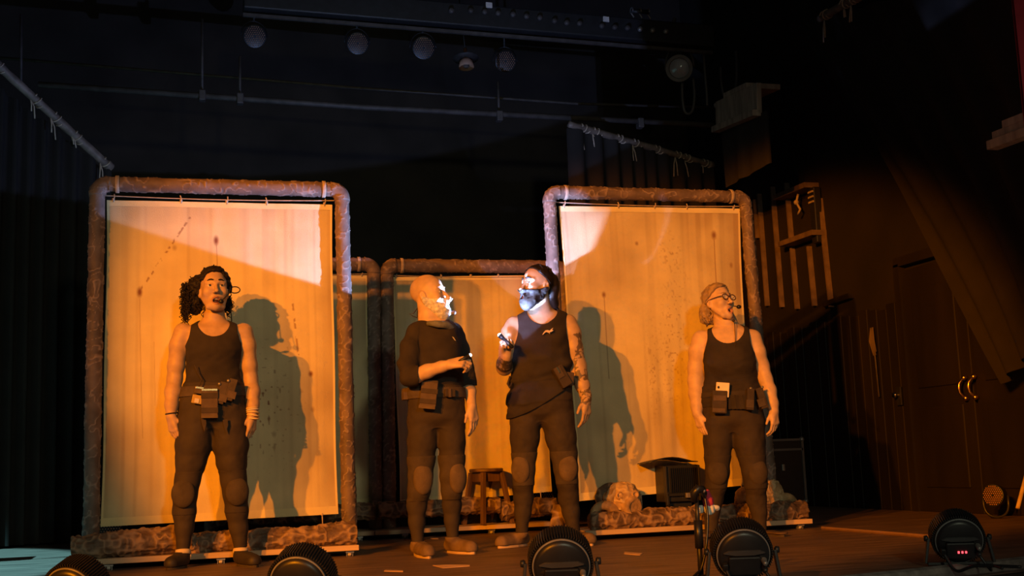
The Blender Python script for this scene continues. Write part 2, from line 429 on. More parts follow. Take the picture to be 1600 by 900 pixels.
for s in (-.085, 0, .085):
    mbt = MB(); mbt.tube([c + ax * s + .03 * np.array((0, -cos(q), sin(q))) for q in np.linspace(-.4, 3.2, 10)] + [c + ax * (s + .01) - np.array((0, .02, .07))], .007, 6)
    obj('jaw', mbt, MT['grey_metal'], t, True)

# ---- LED par cans -------------------------------------------------
def led_par(name, label, c, aim, D, group, floor_yoke=False, back=False, lens_col='lens', yoke_z=None):
    """round LED spotlight: body, lens face with LED lenses, yoke, knobs"""
    c = np.array(c, float); ax = np.array(aim, float); ax /= np.linalg.norm(ax); r = D / 2
    t = thing(name, label, 'stage light', c, group)
    obj('body', MB().lathe([(0, -.62 * r), (.62 * r, -.60 * r), (.80 * r, -.42 * r), (.86 * r, 0), (.88 * r, .46 * r), (.80 * r, .48 * r), (0, .47 * r)], c, ax, 36), MT['black_plastic'], t, True, angle=40)
    N = np.cross(ax, (0, 0, 1)); N /= np.linalg.norm(N); B = np.cross(N, ax)
    lens = MB()
    for i in range(-5, 6):
        for j in range(-5, 6):
            x = (i + .5 * (j % 2)) * .165 * r; y = j * .145 * r
            if .1 * r < sqrt(x * x + y * y) < .78 * r:
                lens.lathe([(0, .035 * r), (.036 * r, .025 * r), (.050 * r, 0)], c + ax * .47 * r + N * x + B * y, ax, 7)
    obj('led_lens', lens, MT[lens_col], t, True, kind='stuff')
    return t, ax, N, B, r
for (x, y, D, lab) in [(397, 57, 32, 'round LED lamp hung high at back, leftmost of the four'), (558, 68, 31, 'round LED lamp hung high at back, second of the four'),
                       (661, 75, 32, 'round LED lamp hung high at back, just left of the bell lamp'), (789, 96, 30, 'round LED lamp hung high at back, right of the bell lamp')]:
    c = at(x, y, Y=12.2)
    dpt = (c - CAM) @ FW; t, ax, N, B, r = led_par('led_spotlight', lab, c, np.array((1.6, 0, 0.9)) - c, D * dpt / FPX / .80, 'lamps hung at the back')
    P = [c + N * r * 1.02 * cos(q) + np.array((0, 0, 1)) * r * 1.25 * sin(q) for q in np.linspace(0, pi, 12)]
    obj('yoke', MB().tube(P, .008, 6), MT['black_metal'], t, True)
    obj('hook', MB().tube([c + np.array((0, 0, r * 1.25)), c + np.array((0, 0, r * 1.25 + .35))], .012, 6), MT['black_metal'], t, True)
for (x, y, D, lab, Y, aim) in [(170, 820, 40, 'round LED lamp on the floor behind the left screen', 9.3, (0.0, -1, .12)), (849, 783, 34, 'round LED lamp on the floor behind the middle screen', 10.6, (-.2, -1, .1)),
                          ]:
    c = at(x, y, Y=Y); dpt = (c - CAM) @ FW
    t, ax, N, B, r = led_par('led_spotlight', lab, c, aim, D * dpt / FPX / .8, 'lamps on the floor at the back')
    P = [c + N * r * 1.05 * cos(q) - np.array((0, 0, 1)) * max(c[2] - .01, r * .8) * abs(sin(q)) ** .5 for q in np.linspace(0, pi, 14)]
    obj('yoke', MB().tube(P, .01, 6), MT['black_metal'], t, True)
c = at(1555, 774, X=5.75); dpt = (c - CAM) @ FW
t, ax, N, B, r = led_par('led_spotlight', 'round LED lamp on the floor beside the brass-handled door', c, (-1, -.55, .05), 31 * dpt / FPX / .8, 'lamps on the floor at the back')
P = [c + N * r * 1.05 * cos(q) - np.array((0, 0, 1)) * max(c[2] - .01, r * .8) * abs(sin(q)) ** .5 for q in np.linspace(0, pi, 14)]
obj('yoke', MB().tube(P, .01, 6), MT['black_metal'], t, True)

tops = []
for o in COL.objects:
    if o.name.startswith('led_spotlight') and o.get('group') == 'lamps hung at the back': tops.append(max((np.array(v.co) + np.array(o.location) for ch in o.children if ch.name.startswith('hook') for v in ch.data.vertices), key=lambda q: q[2]))
tops.sort(key=lambda q: q[0]); d_ = tops[-1] - tops[0]
pipe('lamp_pipe', 'dark pipe above the frame edge from which the round LED lamps hang', [tops[0] - d_ * .3 + (0, 0, .0)] + tops + [tops[-1] + d_ * .3], .024, MT['dark_pipe'])
# bell lamp
c = at(728, 94, Y=12.2); s = ((c - CAM) @ FW) / FPX
t = thing('bell_lamp', 'small pale bell-shaped lamp with a thin round collar, hung at back', 'lamp', c)
q = np.array((0, -.15, -1.0)); q /= np.linalg.norm(q)
pale = mat('amber_glow_enamel', (0.66, 0.36, 0.22), 0.4, var=0.1)  # enamel colour carries the amber stage glow as well
obj('bell', MB().lathe([(0, -2 * s), (6 * s, -1.5 * s), (10.5 * s, 3 * s), (12 * s, 13 * s), (10.8 * s, 13 * s), (9 * s, 4 * s), (0, 1 * s)], c, q, 24), pale, t, True)
obj('bulb', MB().ball(c + q * 9 * s, 5 * s), MT['rust_pipe'], t, True)
obj('stem', MB().lathe([(0, -21 * s), (2.6 * s, -20 * s), (3.2 * s, -12 * s), (2.6 * s, -6 * s), (4 * s, -2 * s)], c, q, 14), pale, t, True)
obj('collar', MB().lathe([(6 * s, -3.2 * s), (20 * s, -3.6 * s), (20.5 * s, -2.8 * s), (6 * s, -2.4 * s)], c, q, 32), MT['dark_pipe'], t, True)
obj('cord', MB().tube([c - q * 20 * s, c - q * 120 * s + np.array((0, .1, 0))], .006, 6), MT['black_metal'], t, True)

# moving spotlight and its cables
c = at(1062, 106, Y=10.7); s = ((c - CAM) @ FW) / FPX
ax = np.array((-.45, -.8, -.35)); ax /= np.linalg.norm(ax)
t = thing('spotlight', 'dull grey theatre spotlight with glass front, hung at upper right', 'stage light', c)
obj('body', MB().lathe([(0, -26 * s), (10 * s, -24 * s), (15 * s, -10 * s), (17 * s, 4 * s), (21 * s, 6 * s), (21 * s, 12 * s), (16 * s, 12 * s), (15 * s, 6 * s)], c, ax, 28), mat('spot_grey', (.13, .125, .125), .5, .3), t, True, angle=35)
obj('glass', MB().lathe([(0, 13 * s), (8 * s, 12 * s), (15.5 * s, 8 * s)], c, ax, 24), mat('spot_lens', (.3, .3, .32), .12, 0, spec=.8), t, True)
N = np.cross(ax, (0, 0, 1)); N /= np.linalg.norm(N)
obj('yoke', MB().tube([c + N * 22 * s * cos(q) + np.array((0, 0, 1)) * 38 * s * sin(q) for q in np.linspace(0, pi, 12)], 2 * s, 8), MT['dark_pipe'], t, True)
obj('hook_clamp', MB().tube([c + np.array((0, 0, 38 * s)), c + np.array((.02, 0, 52 * s)), c + np.array((-.06, 0, 66 * s)), c + np.array((-.02, 0, 80 * s))], 3 * s, 8), MT['grey_metal'], t, True)
def cable(name, label, pts, r=.012, m=MT['black_metal'], sm=24):
    P = np.array(pts, float); tt = np.linspace(0, len(P) - 1, sm); i = np.clip(tt.astype(int), 0, len(P) - 2)
    def cr(k):
        a, b, c_, d = P[np.clip(i - 1, 0, len(P) - 1), k], P[i, k], P[i + 1, k], P[np.clip(i + 2, 0, len(P) - 1), k]; u = tt - i
        return .5 * ((2 * b) + (-a + c_) * u + (2 * a - 5 * b + 4 * c_ - d) * u * u + (-a + 3 * b - 3 * c_ + d) * u ** 3)
    o = obj(name, MB().tube(np.stack([cr(0), cr(1), cr(2)], 1), r, 8), m, None, True)
    return tag(o, label, 'cable')
cbm = mat('cable_grey', (.09, .085, .085), .5)
cable('power_cable', 'looped cable hanging under the theatre spotlight', [at(x, y, Y=10.75) for x, y in ((1066, 128), (1066, 150), (1069, 172), (1075, 178), (1082, 172), (1085, 150), (1083, 122))], .013, cbm)
cable('power_cable', 'looped cable hanging over the pale upper beam', [at(x, y, Y=10.9) for x, y in ((1126, 105), (1127, 130), (1132, 150), (1142, 152), (1149, 138), (1151, 110), (1150, 80))], .012, cbm)
cable('power_cable', 'straight cable drop between spotlight and pale beam', [at(x, y, Y=10.68) for x, y in ((1097, 62), (1100, 95), (1102, 120), (1104, 145), (1105, 165))], .012, cbm)
c = at(1117, 165, Y=10.95)
t = thing('plug', 'white plug end on a thin rod beside the pale upper beam', 'plug', c)
obj('head', MB().tube([c, c + np.array((.06, 0, .01))], .024, 10), MT['white'], t, True)
obj('rod', MB().tube([c + np.array((.06, 0, .01)), c + np.array((.16, 0, .03))], .01, 8), MT['rope'], t, True)

# beams fixed to the right wall
def board_beam(label, a, b, hpx, X, lip=.05):
    p, q = at(*a, X=X), at(*b, X=X); h = hpx * ((p - CAM) @ FW) / FPX
    d = q - p; L = np.linalg.norm(d); d /= L
    R = np.stack([(1, 0, 0), np.cross(np.cross((1, 0, 0), d), (1, 0, 0)) * 0 + d, np.cross((1, 0, 0), d)], 1)
    up = R[:, 2] if R[2, 2] > 0 else -R[:, 2]; R[:, 2] = up
    t = thing('gallery_beam', label, 'beam', (p + q) / 2)
    obj('face_board', MB().box((p + q) / 2 + up * h / 2, (.05, L, h), R, bev=.004), MT['beam'], t)
    obj('bottom_batten', MB().box((p + q) / 2 + np.array((-.03, 0, 0)), (.09, L, .06), R, bev=.004), MT['beam'], t)
    obj('bracket', MB().box((p + q) / 2 + up * h + np.array((.15, 0, .02)), (.36, L * .55, .05), R), MT['beam'], t)
    return t
board_beam('pale boarded beam end high on the right wall, next to the spotlight cables', (1122, 203), (1187, 176), 44, 5.3)
board_beam('pale boarded beam end at the right edge, beside the red curtain', (1556, 228), (1640, 197), 22, 5.3)
p, q = at(1126, 204, X=5.32), at(1200, 172, X=5.32)
drape('masking_cloth', 'charcoal cloth hanging under the pale beam above the right screen', p, q, float(at(1150, 290, X=5.4)[2]), 2, .02, 9, mat('charcoal_cloth', (.045, .04, .038), .9))
# red curtain edge
c0, c1 = at(1582, -20, Y=5.4), at(1606, 222, Y=5.4)
P0 = np.array((c0[0], 5.4, c0[2] + .3)); 
G = np.zeros((17, 6, 3))
for i in range(17):
    for j in range(6):
        G[i, j] = (c0[0] + (c1[0] - c0[0]) * 0 + i * .03 - .0, 5.4 + .025 * sin(i * 1.3), P0[2] + (c1[2] - P0[2]) * j / 5)
mb = MB().grid(G); mb.grid((G + np.array((0, .02, 0)))[::-1])
tag(obj('house_curtain', mb, MT['red'], None, True), 'dark red velvet curtain edge at the upper right corner', 'curtain')
# rope bundle, wall clip and stick on the right
p = at(1362, 512, X=RW - .06)
t = thing('rope_hank', 'pale hank of rope hanging on the black boarded wall', 'rope', p)
hank_m = mat('old_rope', (.15, .105, .07), .9)
for k in range(5):
    x = .008 * (k - 2); mbt = MB().tube([p + np.array((0, x, 0)), p + np.array((-.01, x * 2.2, -.12)), p + np.array((0, x * 2.5 - .01 * k, -.22 - .03 * (k % 3)))], .007, 6)
    obj('strand', mbt, hank_m, t, True)
obj('tail', MB().tube([p, p + np.array((0, -.02, -.3)), p + np.array((0, -.03, -.62))], .008, 6), MT['dark_pipe'], t, True)
p = at(1247, 303, X=RW - .1)
t = thing('hanging_rope', 'short knotted orange rope end hung from the upper wall ledge', 'rope', p)
obj('strand', MB().tube([p, p + np.array((-.01, .03, -.08)), p + np.array((0, -.02, -.16)), p + np.array((0, .03, -.2))], .012, 8), MT['rope'], t, True)
obj('knot', MB().ball(p + np.array((-.01, .03, -.08)), .026), MT['rope'], t, True)
p = at(1273, 305, X=RW - .06)
t = thing('switch_box', 'narrow black switch box with pale bands on the upper right wall', 'box', p)
obj('case', MB().box(p - np.array((0, 0, .2)), (.08, .1, .55), bev=.01), MT['black_metal'], t)
for k in range(3): obj('band', MB().box(p + np.array((-.045, 0, .03 - .05 * k)), (.012, .09, .018)), MT['rope'], t)
p, q = at(1590, 794, Y=7.2), at(1606, 733, Y=7.35)
tag(obj('wooden_stick', MB().tube([p, q, q + (q - p) * .8], .014, 8), MT['plank'], None, True), 'pale wooden stick leaning at the right edge above the floor', 'stick')
# equipment rack seen at the left edge
p = at(-26, 700, Y=9.0)
t = thing('equipment_rack', 'pale metal rack only just showing at the left edge', 'rack', (p[0], 9.0, 0))
top = at(0, 566, Y=9.0)[2]
for dx in (-.5, .02): obj('upright', MB().box((p[0] + dx, 9.0, top / 2), (.035, .035, top)), MT['rack_white'], t)
for yy in (735, 765, 840): 
    z = at(0, yy, Y=9.0)[2]; obj('shelf', MB().box((p[0] - .23, 9.15, z), (.58, .35, .03)), MT['rack_white'], t)

# ================================================================== FRAMED SCREENS
def wrapped(name, a, b, r, seed, m, parent, amp=.005, lump=.003, fine=.0055, r1=None, fr=25., lab=None, path=None, width=.12, rough=0.0):
    """pipe wrapped in crinkled cloth: real relief of wandering cords"""
    if path is None:
        a = np.array(a, float); b = np.array(b, float); L = np.linalg.norm(b - a); n = max(4, int(L / fine))
        P = a + (b - a) * np.linspace(0, 1, n)[:, None]
    else:
        P = np.asarray(path, float); n = len(P)
    T = np.gradient(P, axis=0); T /= np.linalg.norm(T, axis=1)[:, None]
    ref = np.array((0, 1.0, 0)); N = np.cross(T, ref); N /= np.linalg.norm(N, axis=1)[:, None]; B = np.cross(T, N)
    seg = max(14, int(2 * pi * r / fine)); A = np.linspace(0, 2 * pi, seg, endpoint=False)
    rr = r if r1 is None else r + (r1 - r) * np.linspace(0, 1, n)
    D = N[:, None] * np.cos(A)[None, :, None] + B[:, None] * np.sin(A)[None, :, None]
    S = (P[:, None] + D * np.reshape(np.broadcast_to(rr, (n,)), (n, 1, 1))).reshape(-1, 3)
    q = S * fr + vfbm(S * fr * .6, seed + 5, 2)[:, None] * .55
    nz = vnoise(q, seed); rid = np.clip(1 - np.abs(nz) / width, 0, 1); rid = rid * rid * (3 - 2 * rid)
    disp = amp * rid + lump * vfbm(S * 9, seed + 9, 2) + (rough * vfbm(S * np.array((24, 60, 60)), seed + 12, 2) if rough else 0)
    V = S + D.reshape(-1, 3) * disp[:, None]
    i, j = np.meshgrid(np.arange(n - 1), np.arange(seg), indexing='ij'); j2 = (j + 1) % seg
    F = np.stack([i * seg + j, i * seg + j2, (i + 1) * seg + j2, (i + 1) * seg + j], -1).reshape(-1, 4)
    # end discs as degenerate quads fan
    V = np.vstack([V, P[0], P[-1]]); c0, c1 = len(V) - 2, len(V) - 1
    js = np.arange(0, seg - 1, 1)
    e0 = np.stack([np.full(seg // 2, c0), (2 * np.arange(seg // 2) + 2) % seg, 2 * np.arange(seg // 2) + 1, 2 * np.arange(seg // 2)], 1)
    e1 = np.stack([np.full(seg // 2, c1), 2 * np.arange(seg // 2), 2 * np.arange(seg // 2) + 1, (2 * np.arange(seg // 2) + 2) % seg], 1) + 0
    e1[:, 1:] += (n - 1) * seg
    F = np.vstack([F, e0, e1])
    o = link_mesh(name, V - root_loc(parent), F, m, parent, True, {'ridge': np.append(rid * .9, (0, 0))})
    if lab: o['label'] = lab
    return o

def sst(v, a, b):
    t = np.clip((v - a) / (b - a), 0, 1); return t * t * (3 - 2 * t)

def stains_left(U, V):      # U across 0..1, V down 0..1 ; colour of the cloth itself: spatters and drips
    s = np.zeros_like(U); X, Y = U * 1.45, V * 2.02
    def line(x0, y0, x1, y1, w, a, dots=0):
        d = np.array((x1 - x0, y1 - y0)); L = np.hypot(*d); d /= L
        t = (X - x0) * d[0] + (Y - y0) * d[1]; e = np.abs(-(X - x0) * d[1] + (Y - y0) * d[0])
        m_ = (1 - np.clip(e / w, 0, 1)) * ((t > 0) & (t < L)) * a
        if dots: m_ = m_ * (vnoise(np.stack([X.ravel() * dots, Y.ravel() * dots, 0 * X.ravel()], 1), 3).reshape(X.shape) > -.1)
        np.maximum(s, m_, out=s)
    def blob(x, y, rx, ry, a):
        d = np.hypot((X - x) / rx, (Y - y) / ry); np.maximum(s, np.clip(1.4 - d, 0, 1) * a, out=s)
    line(.52, .10, .21, .57, .010, .8, 70); blob(.205, .585, .016, .03, .9); line(.205, .6, .235, 1.5, .004, .45)
    blob(.685, .25, .016, .03, .9); line(.687, .26, .70, .62, .004, .7)
    for (x, y, a) in ((.66, 1.06, .6), (1.29, 1.12, .9), (1.30, 1.35, .4), (.42, .3, .4), (1.05, 1.5, .4)): blob(x, y, .014, .018, a)
    line(1.18, .66, 1.21, 1.0, .010, .7, 60); line(.30, .9, .31, 1.3, .003, .35)
    nz = vnoise(np.stack([X.ravel() * 55, Y.ravel() * 55, 0 * X.ravel()], 1), 11).reshape(X.shape)
    reg = np.clip(1 - np.hypot((X - 1.0) / .3, (Y - 1.3) / .55), 0, 1)
    np.maximum(s, sst(nz, .68, .85) * reg * .9, out=s)
    return s

def stains_right(U, V):
    s = np.zeros_like(U); X, Y = U * 1.35, V * 2.0
    def blob(x, y, rx, ry, a):
        d = np.hypot((X - x) / rx, (Y - y) / ry); np.maximum(s, np.clip(1.4 - d, 0, 1) * a, out=s)
    def drip(x, y0, y1, w, a): np.maximum(s, (np.abs(X - x) < w) * ((Y > y0) & (Y < y1)) * a, out=s)
    nz = vnoise(np.stack([X.ravel() * 42, Y.ravel() * 42, 0 * X.ravel()], 1), 21).reshape(X.shape)
    n2 = vnoise(np.stack([X.ravel() * 78, Y.ravel() * 70, 0 * X.ravel()], 1), 25).reshape(X.shape)
    reg = np.clip(1.2 - np.hypot((X - .80) / .09, (Y - .32) / .16), 0, 1); np.maximum(s, sst(nz, .0, .35) * sst(n2, -.2, .4) * reg * .42, out=s)
    reg = np.clip(1.15 - np.hypot((X - .80 + .10 * (Y - .9)) / .13, (Y - .9) / .65), 0, 1); np.maximum(s, sst(n2, .48, .72) * reg * .42, out=s)
    reg = np.clip(1.15 - np.hypot((X - .62) / .06, (Y - 1.15) / .4), 0, 1); np.maximum(s, sst(n2, .42, .66) * reg * .38, out=s)
    blob(1.14, .20, .018, .03, .8); drip(1.14, .2, .7, .004, .5); blob(.28, .62, .014, .02, .8); drip(.283, .62, 1.2, .004, .4); blob(.55, .26, .012, .014, .6)
    blob(1.27, .42, .012, .02, .6)
    return s

def canvas(parent, tl, tr, bl, br, Y, nu, nv, seed, stain=None, ripple=.012, lab=None):
    A, B_, C_, D_ = [at(*p, Y=Y) for p in (tl, tr, bl, br)]
    u = np.linspace(0, 1, nu); v = np.linspace(0, 1, nv); U, V = np.meshgrid(u, v, indexing='ij')
    G = (A * (1 - U)[..., None] * (1 - V)[..., None] + B_ * U[..., None] * (1 - V)[..., None] + C_ * (1 - U)[..., None] * V[..., None] + D_ * U[..., None] * V[..., None])
    bow = .018 * np.sin(pi * V) ** 1.0
    G[..., 0] += bow * (1 - 2 * U) * (.6 + .4 * np.cos(2 * pi * V))
    P = np.stack([U.ravel() * 7, V.ravel() * 1.2, np.full(U.size, seed)], 1)
    rp = ripple * vfbm(P, seed, 3).reshape(U.shape) * (.35 + .65 * V)
    G[..., 1] += rp
    F = []
    i, j = np.meshgrid(np.arange(nu - 1), np.arange(nv - 1), indexing='ij')
    F = np.stack([i * nv + j, i * nv + j + 1, (i + 1) * nv + j + 1, (i + 1) * nv + j], -1).reshape(-1, 4)
    n = nu * nv; V2 = G.copy(); V2[..., 1] += .003
    allV = np.vstack([G.reshape(-1, 3), V2.reshape(-1, 3)]); allF = np.vstack([F, F[:, ::-1] + n])
    st = stain(U, V).ravel() if stain else np.zeros(n)
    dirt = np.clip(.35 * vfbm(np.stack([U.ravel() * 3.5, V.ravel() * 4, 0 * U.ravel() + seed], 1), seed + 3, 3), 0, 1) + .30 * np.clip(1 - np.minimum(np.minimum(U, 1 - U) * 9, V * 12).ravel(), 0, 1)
    streak = np.clip(vnoise(np.stack([U.ravel() * 60, V.ravel() * 1.5, 0 * U.ravel()], 1), seed + 8), 0, 1) * .22
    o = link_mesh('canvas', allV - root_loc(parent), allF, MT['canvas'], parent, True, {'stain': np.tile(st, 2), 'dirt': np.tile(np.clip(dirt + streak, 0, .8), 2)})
    if lab: o['label'] = lab
    # sewn hems, top and bottom and sides
    for k, (lo, hi, axis) in enumerate(((0, .018, 1), (.975, 1, 1), (0, .010, 0), (.990, 1, 0))):
        t_ = np.linspace(0, 1, 40); S = np.zeros((40, 2, 3))
        for a_ in range(40):
            for b_, e in enumerate((lo, hi)):
                uu, vv = (t_[a_], e) if axis == 1 else (e, t_[a_])
                iu, jv = int(round(uu * (nu - 1))), int(round(vv * (nv - 1))); S[a_, b_] = G[iu, jv] + np.array((0, -.0035, 0))
        mb = MB().grid(S if axis == 0 else S[:, ::-1]); mb.grid((S + np.array((0, .003, 0)))[::-1] if axis == 0 else (S[:, ::-1] + np.array((0, .003, 0)))[::-1])
        V_ = np.concatenate(mb.v) - root_loc(parent); h_ = link_mesh('hem', V_, mb.f, MT['hem'], o, True)
    return o, G

def caster(parent, x, y, ztop):
    t = obj('caster', MB().box((x, y, ztop - .008), (.05, .05, .012)).box((x - .018, y, ztop - .025), (.004, .03, .03)).box((x + .018, y, ztop - .025), (.004, .03, .03)), MT['grey_metal'], parent)
    obj('wheel', MB().lathe([(0, -.011), (.016, -.011), (.0185, -.006), (.0185, .006), (.016, .011), (0, .011)], (x, y, .0185), (1, 0, 0), 16), MT['white'], t, True)

def framed_screen(label, YP, px_l, px_r, px_l2, px_r2, top_px, rad, cv, base_px, seed, rolls, fine=.006, stain=None, YF=None, group='tall cloth screens', casters=(), nu=200, zb=.035, hang=True):
    """px_*: photo x of post axes at the top and bottom; everything is put at its real depth YP"""
    zt = at((px_l + px_r) / 2, top_px, Y=YP)[2]
    tl = at(px_l, top_px, Y=YP); tr = at(px_r, top_px, Y=YP); zt = (tl[2] + tr[2]) / 2
    xl, xr = tl[0], tr[0]; bl = at(px_l2[0], px_l2[1], Y=YP)[0]; br = at(px_r2[0], px_r2[1], Y=YP)[0]
    YF = YF or YP - .28
    x0, x1 = at(base_px[0][0], base_px[0][1], Y=YF)[0], at(base_px[1][0], base_px[1][1], Y=YF)[0]
    t = thing('framed_screen', label, 'screen', ((x0 + x1) / 2, YP, 0), group)
    z0 = zb + .032
    bb = obj('base_board', MB().box(((x0 + x1) / 2, (YF + YP + .22) / 2, zb + .016), (x1 - x0, YP + .22 - YF, .032), bev=.003), MT['plank'], t)
    for cx, cy in casters: caster(t, at(cx, cy, Y=YF + .05)[0], YF + .05, zb)
    e = .07
    wrapped('post', (bl, YP, z0), (xl, YP, zt - e), rad, seed, MT['pipe_wrap'], t, fine=fine)
    wrapped('post', (br, YP, z0), (xr, YP, zt - e), rad, seed + 1, MT['pipe_wrap'], t, fine=fine)
    wrapped('top_rail', (xl + e, YP, zt), (xr - e, YP, zt), rad, seed + 2, MT['pipe_wrap'], t, fine=fine)
    for s, x in ((1, xl), (-1, xr)):
        q = np.linspace(-.06, pi / 2 + .06, 18)
        path = np.stack([x + s * e - s * e * np.cos(q), np.full(18, YP), zt - e + e * np.sin(q)], 1)
        wrapped('elbow', None, None, rad * 1.07, seed + 3, MT['pipe_wrap'], t, fine=fine, path=path)
        obj('strap', MB().lathe([(rad * 1.12, -.012), (rad * 1.17, -.010), (rad * 1.17, .010), (rad * 1.12, .012)], (x + s * (e + .05), YP, zt), (1, 0, 0), 24), MT['rope'], t, True)
    o, G = canvas(t, *cv, YP + .03, nu, int(nu * 1.35), seed, stain)
    # wire under the rail, ties from it to the cloth
    zw = zt - rad - .022
    n = 24; u = np.linspace(0, 1, n)
    wire = np.stack([xl + (xr - xl) * u, np.full(n, YP + .02), zw - .012 * np.sin(pi * u)], 1)
    obj('wire', MB().tube(wire, .0035, 6), MT['rope'], t, True)
    for k, uu in enumerate((.03, .32, .52, .70, .965)):
        c = G[int(uu * (G.shape[0] - 1)), 0]; up = np.array((c[0] + .006 * (-1) ** k, YP + .02, zw + .01))
        obj('tie', MB().tube([up, (up + c) / 2 + np.array((.004, -.004, 0)), c + np.array((0, -.004, -.012))], .004, 6).ball(c + np.array((0, -.006, .006)), .009, 8, 6), MT['rope'], t, True)
    for k, uu in enumerate((.35, .93)):
        c = G[int(uu * (G.shape[0] - 1)), -1]
        obj('tie', MB().tube([c + np.array((0, -.004, .01)), c + np.array((.004, 0, -.09))], .004, 6).ball(c + np.array((0, -.006, 0)), .008, 8, 6), MT['rope'], t, True)
    for (a, b, r, sd, dy) in rolls:
        pa, pb = at(*a, Y=YF + dy), at(*b, Y=YF + dy)
        wrapped('bark_roll', pa, pb, r, sd, MT['log_wrap'], t, amp=.008, lump=.010, fine=.0065, fr=26., width=.34, rough=.008)
    return t

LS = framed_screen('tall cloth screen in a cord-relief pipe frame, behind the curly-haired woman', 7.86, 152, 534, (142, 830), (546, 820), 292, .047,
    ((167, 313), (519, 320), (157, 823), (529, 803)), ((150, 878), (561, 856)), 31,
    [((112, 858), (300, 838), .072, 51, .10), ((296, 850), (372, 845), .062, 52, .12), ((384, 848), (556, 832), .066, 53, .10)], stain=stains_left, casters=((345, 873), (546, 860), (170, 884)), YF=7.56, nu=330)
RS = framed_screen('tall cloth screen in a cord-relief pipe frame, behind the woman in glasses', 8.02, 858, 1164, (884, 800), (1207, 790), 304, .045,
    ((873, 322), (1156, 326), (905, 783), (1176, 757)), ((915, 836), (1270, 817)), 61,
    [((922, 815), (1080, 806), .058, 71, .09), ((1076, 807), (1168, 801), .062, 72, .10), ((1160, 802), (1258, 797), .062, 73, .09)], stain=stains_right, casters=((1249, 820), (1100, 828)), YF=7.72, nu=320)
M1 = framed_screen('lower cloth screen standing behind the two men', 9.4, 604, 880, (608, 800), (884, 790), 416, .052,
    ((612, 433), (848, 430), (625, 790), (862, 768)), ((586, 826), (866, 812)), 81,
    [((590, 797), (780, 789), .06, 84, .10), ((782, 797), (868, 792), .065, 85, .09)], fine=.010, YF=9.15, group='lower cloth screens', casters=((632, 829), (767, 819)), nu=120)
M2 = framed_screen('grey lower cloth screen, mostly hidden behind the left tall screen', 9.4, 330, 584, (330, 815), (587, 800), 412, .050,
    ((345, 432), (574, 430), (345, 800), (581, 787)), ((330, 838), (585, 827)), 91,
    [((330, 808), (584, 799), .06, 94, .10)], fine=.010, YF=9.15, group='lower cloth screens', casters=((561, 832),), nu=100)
# crumpled end of wrap that falls from the foot of the right screen to the floor
p = at(872, 800, Y=7.75)
tag(wrapped('bark_cloth', at(878, 792, Y=7.68), at(866, 836, Y=7.64), .045, 97, MT['log_wrap'], None, amp=.012, lump=.02, fine=.008, r1=.06, fr=12., width=.35), 'crumpled brown bark cloth fallen beside the foot of the right screen', 'cloth')

# ================================================================== PROPS ON THE BASES
# stool
def stool():
    zb = .067
    c = at(761, 808, z=zb); c = at(762, 806, Y=9.32); c[2] = zb; s = ((c - CAM) @ FW) / FPX
    H = (808 - 722) * s
    t = thing('wooden_stool', 'dark wooden bar stool with four splayed legs, on the base behind the men', 'stool', c)
    a = radians(20); ca, sa = cos(a), sin(a)
    def W(x, y, z): return c + np.array((ca * x - sa * y, sa * x + ca * y, z))
    obj('seat', MB().lathe([(0, 0), (.125, 0), (.133, .006), (.133, .022), (.125, .028), (0, .028)], W(0, 0, H - .028), (0, 0, 1), 32), MT['wood_stool'], t, True, angle=40)
    R = np.array([[ca, -sa, 0], [sa, ca, 0], [0, 0, 1]])
    obj('apron', MB().box(W(0, .075, H - .065), (.17, .02, .07), R).box(W(0, -.075, H - .065), (.17, .02, .07), R).box(W(.075, 0, H - .065), (.02, .17, .07), R).box(W(-.075, 0, H - .065), (.02, .17, .07), R), MT['wood_stool'], t)
    for sx in (-1, 1):
        for sy in (-1, 1):
            p, q = W(sx * .085, sy * .085, H - .03), W(sx * .135, sy * .135, 0); d = q - p; L = np.linalg.norm(d); d /= L
            xx = np.cross((sa * 0 - sa, ca, 0), d); xx /= np.linalg.norm(xx); Rm = np.stack([xx, np.cross(d, xx), d], 1)
            obj('leg', MB().box((p + q) / 2, (.034, .034, L), Rm, bev=.004), MT['wood_stool'], t)
    for sx, sy, hz in ((0, -1, .12), (0, 1, .12), (1, 0, .17), (-1, 0, .17)):
        w_ = .24 - .06 * hz
        obj('stretcher', MB().box(W(sx * .118, sy * .118, hz), (w_ if sy else .022, w_ if sx else .022, .03), R, bev=.003), MT['wood_stool'], t)
stool()

# floodlight with a flap
zb = .067
c = at(1062, 782, Y=7.95); s = ((c - CAM) @ FW) / FPX
t = thing('floodlight', 'black finned floodlight with a raised flap, on the right base', 'stage light', (c[0], c[1], zb))
w_, h_ = 60 * s, 56 * s; zc = at(1062, 755, Y=7.95)[2]
obj('housing', MB().box((c[0], c[1] + .02, zc), (w_, .16, h_), bev=.006), MT['black_metal'], t)
for k in range(14):
    obj('fin', MB().box((c[0] - w_ * .33 + k * w_ * .056, c[1] - .068, zc + .01), (.005, .022, h_ * .78)), MT['black_plastic'], t)
for x in (-.46, .46): obj('side_rail', MB().box((c[0] + x * w_, c[1] - .065, zc), (.014, .03, h_ * .98), bev=.003), MT['black_metal'], t)
fl = at(1018, 722, Y=7.72); fr = at(1090, 727, Y=7.80)
G = np.zeros((9, 5, 3))
for i in range(9):
    for j in range(5):
        u, v = i / 8, j / 4
        G[i, j] = np.array((fl[0] * (1 - u) + fr[0] * u + .02 * v, c[1] - .16 + .24 * v, zc + h_ / 2 + .012 + (.035 * sin(pi * min(1, u * 1.1)) + .006) * (1 - .3 * v) - .012 * (1 - u) * 0))
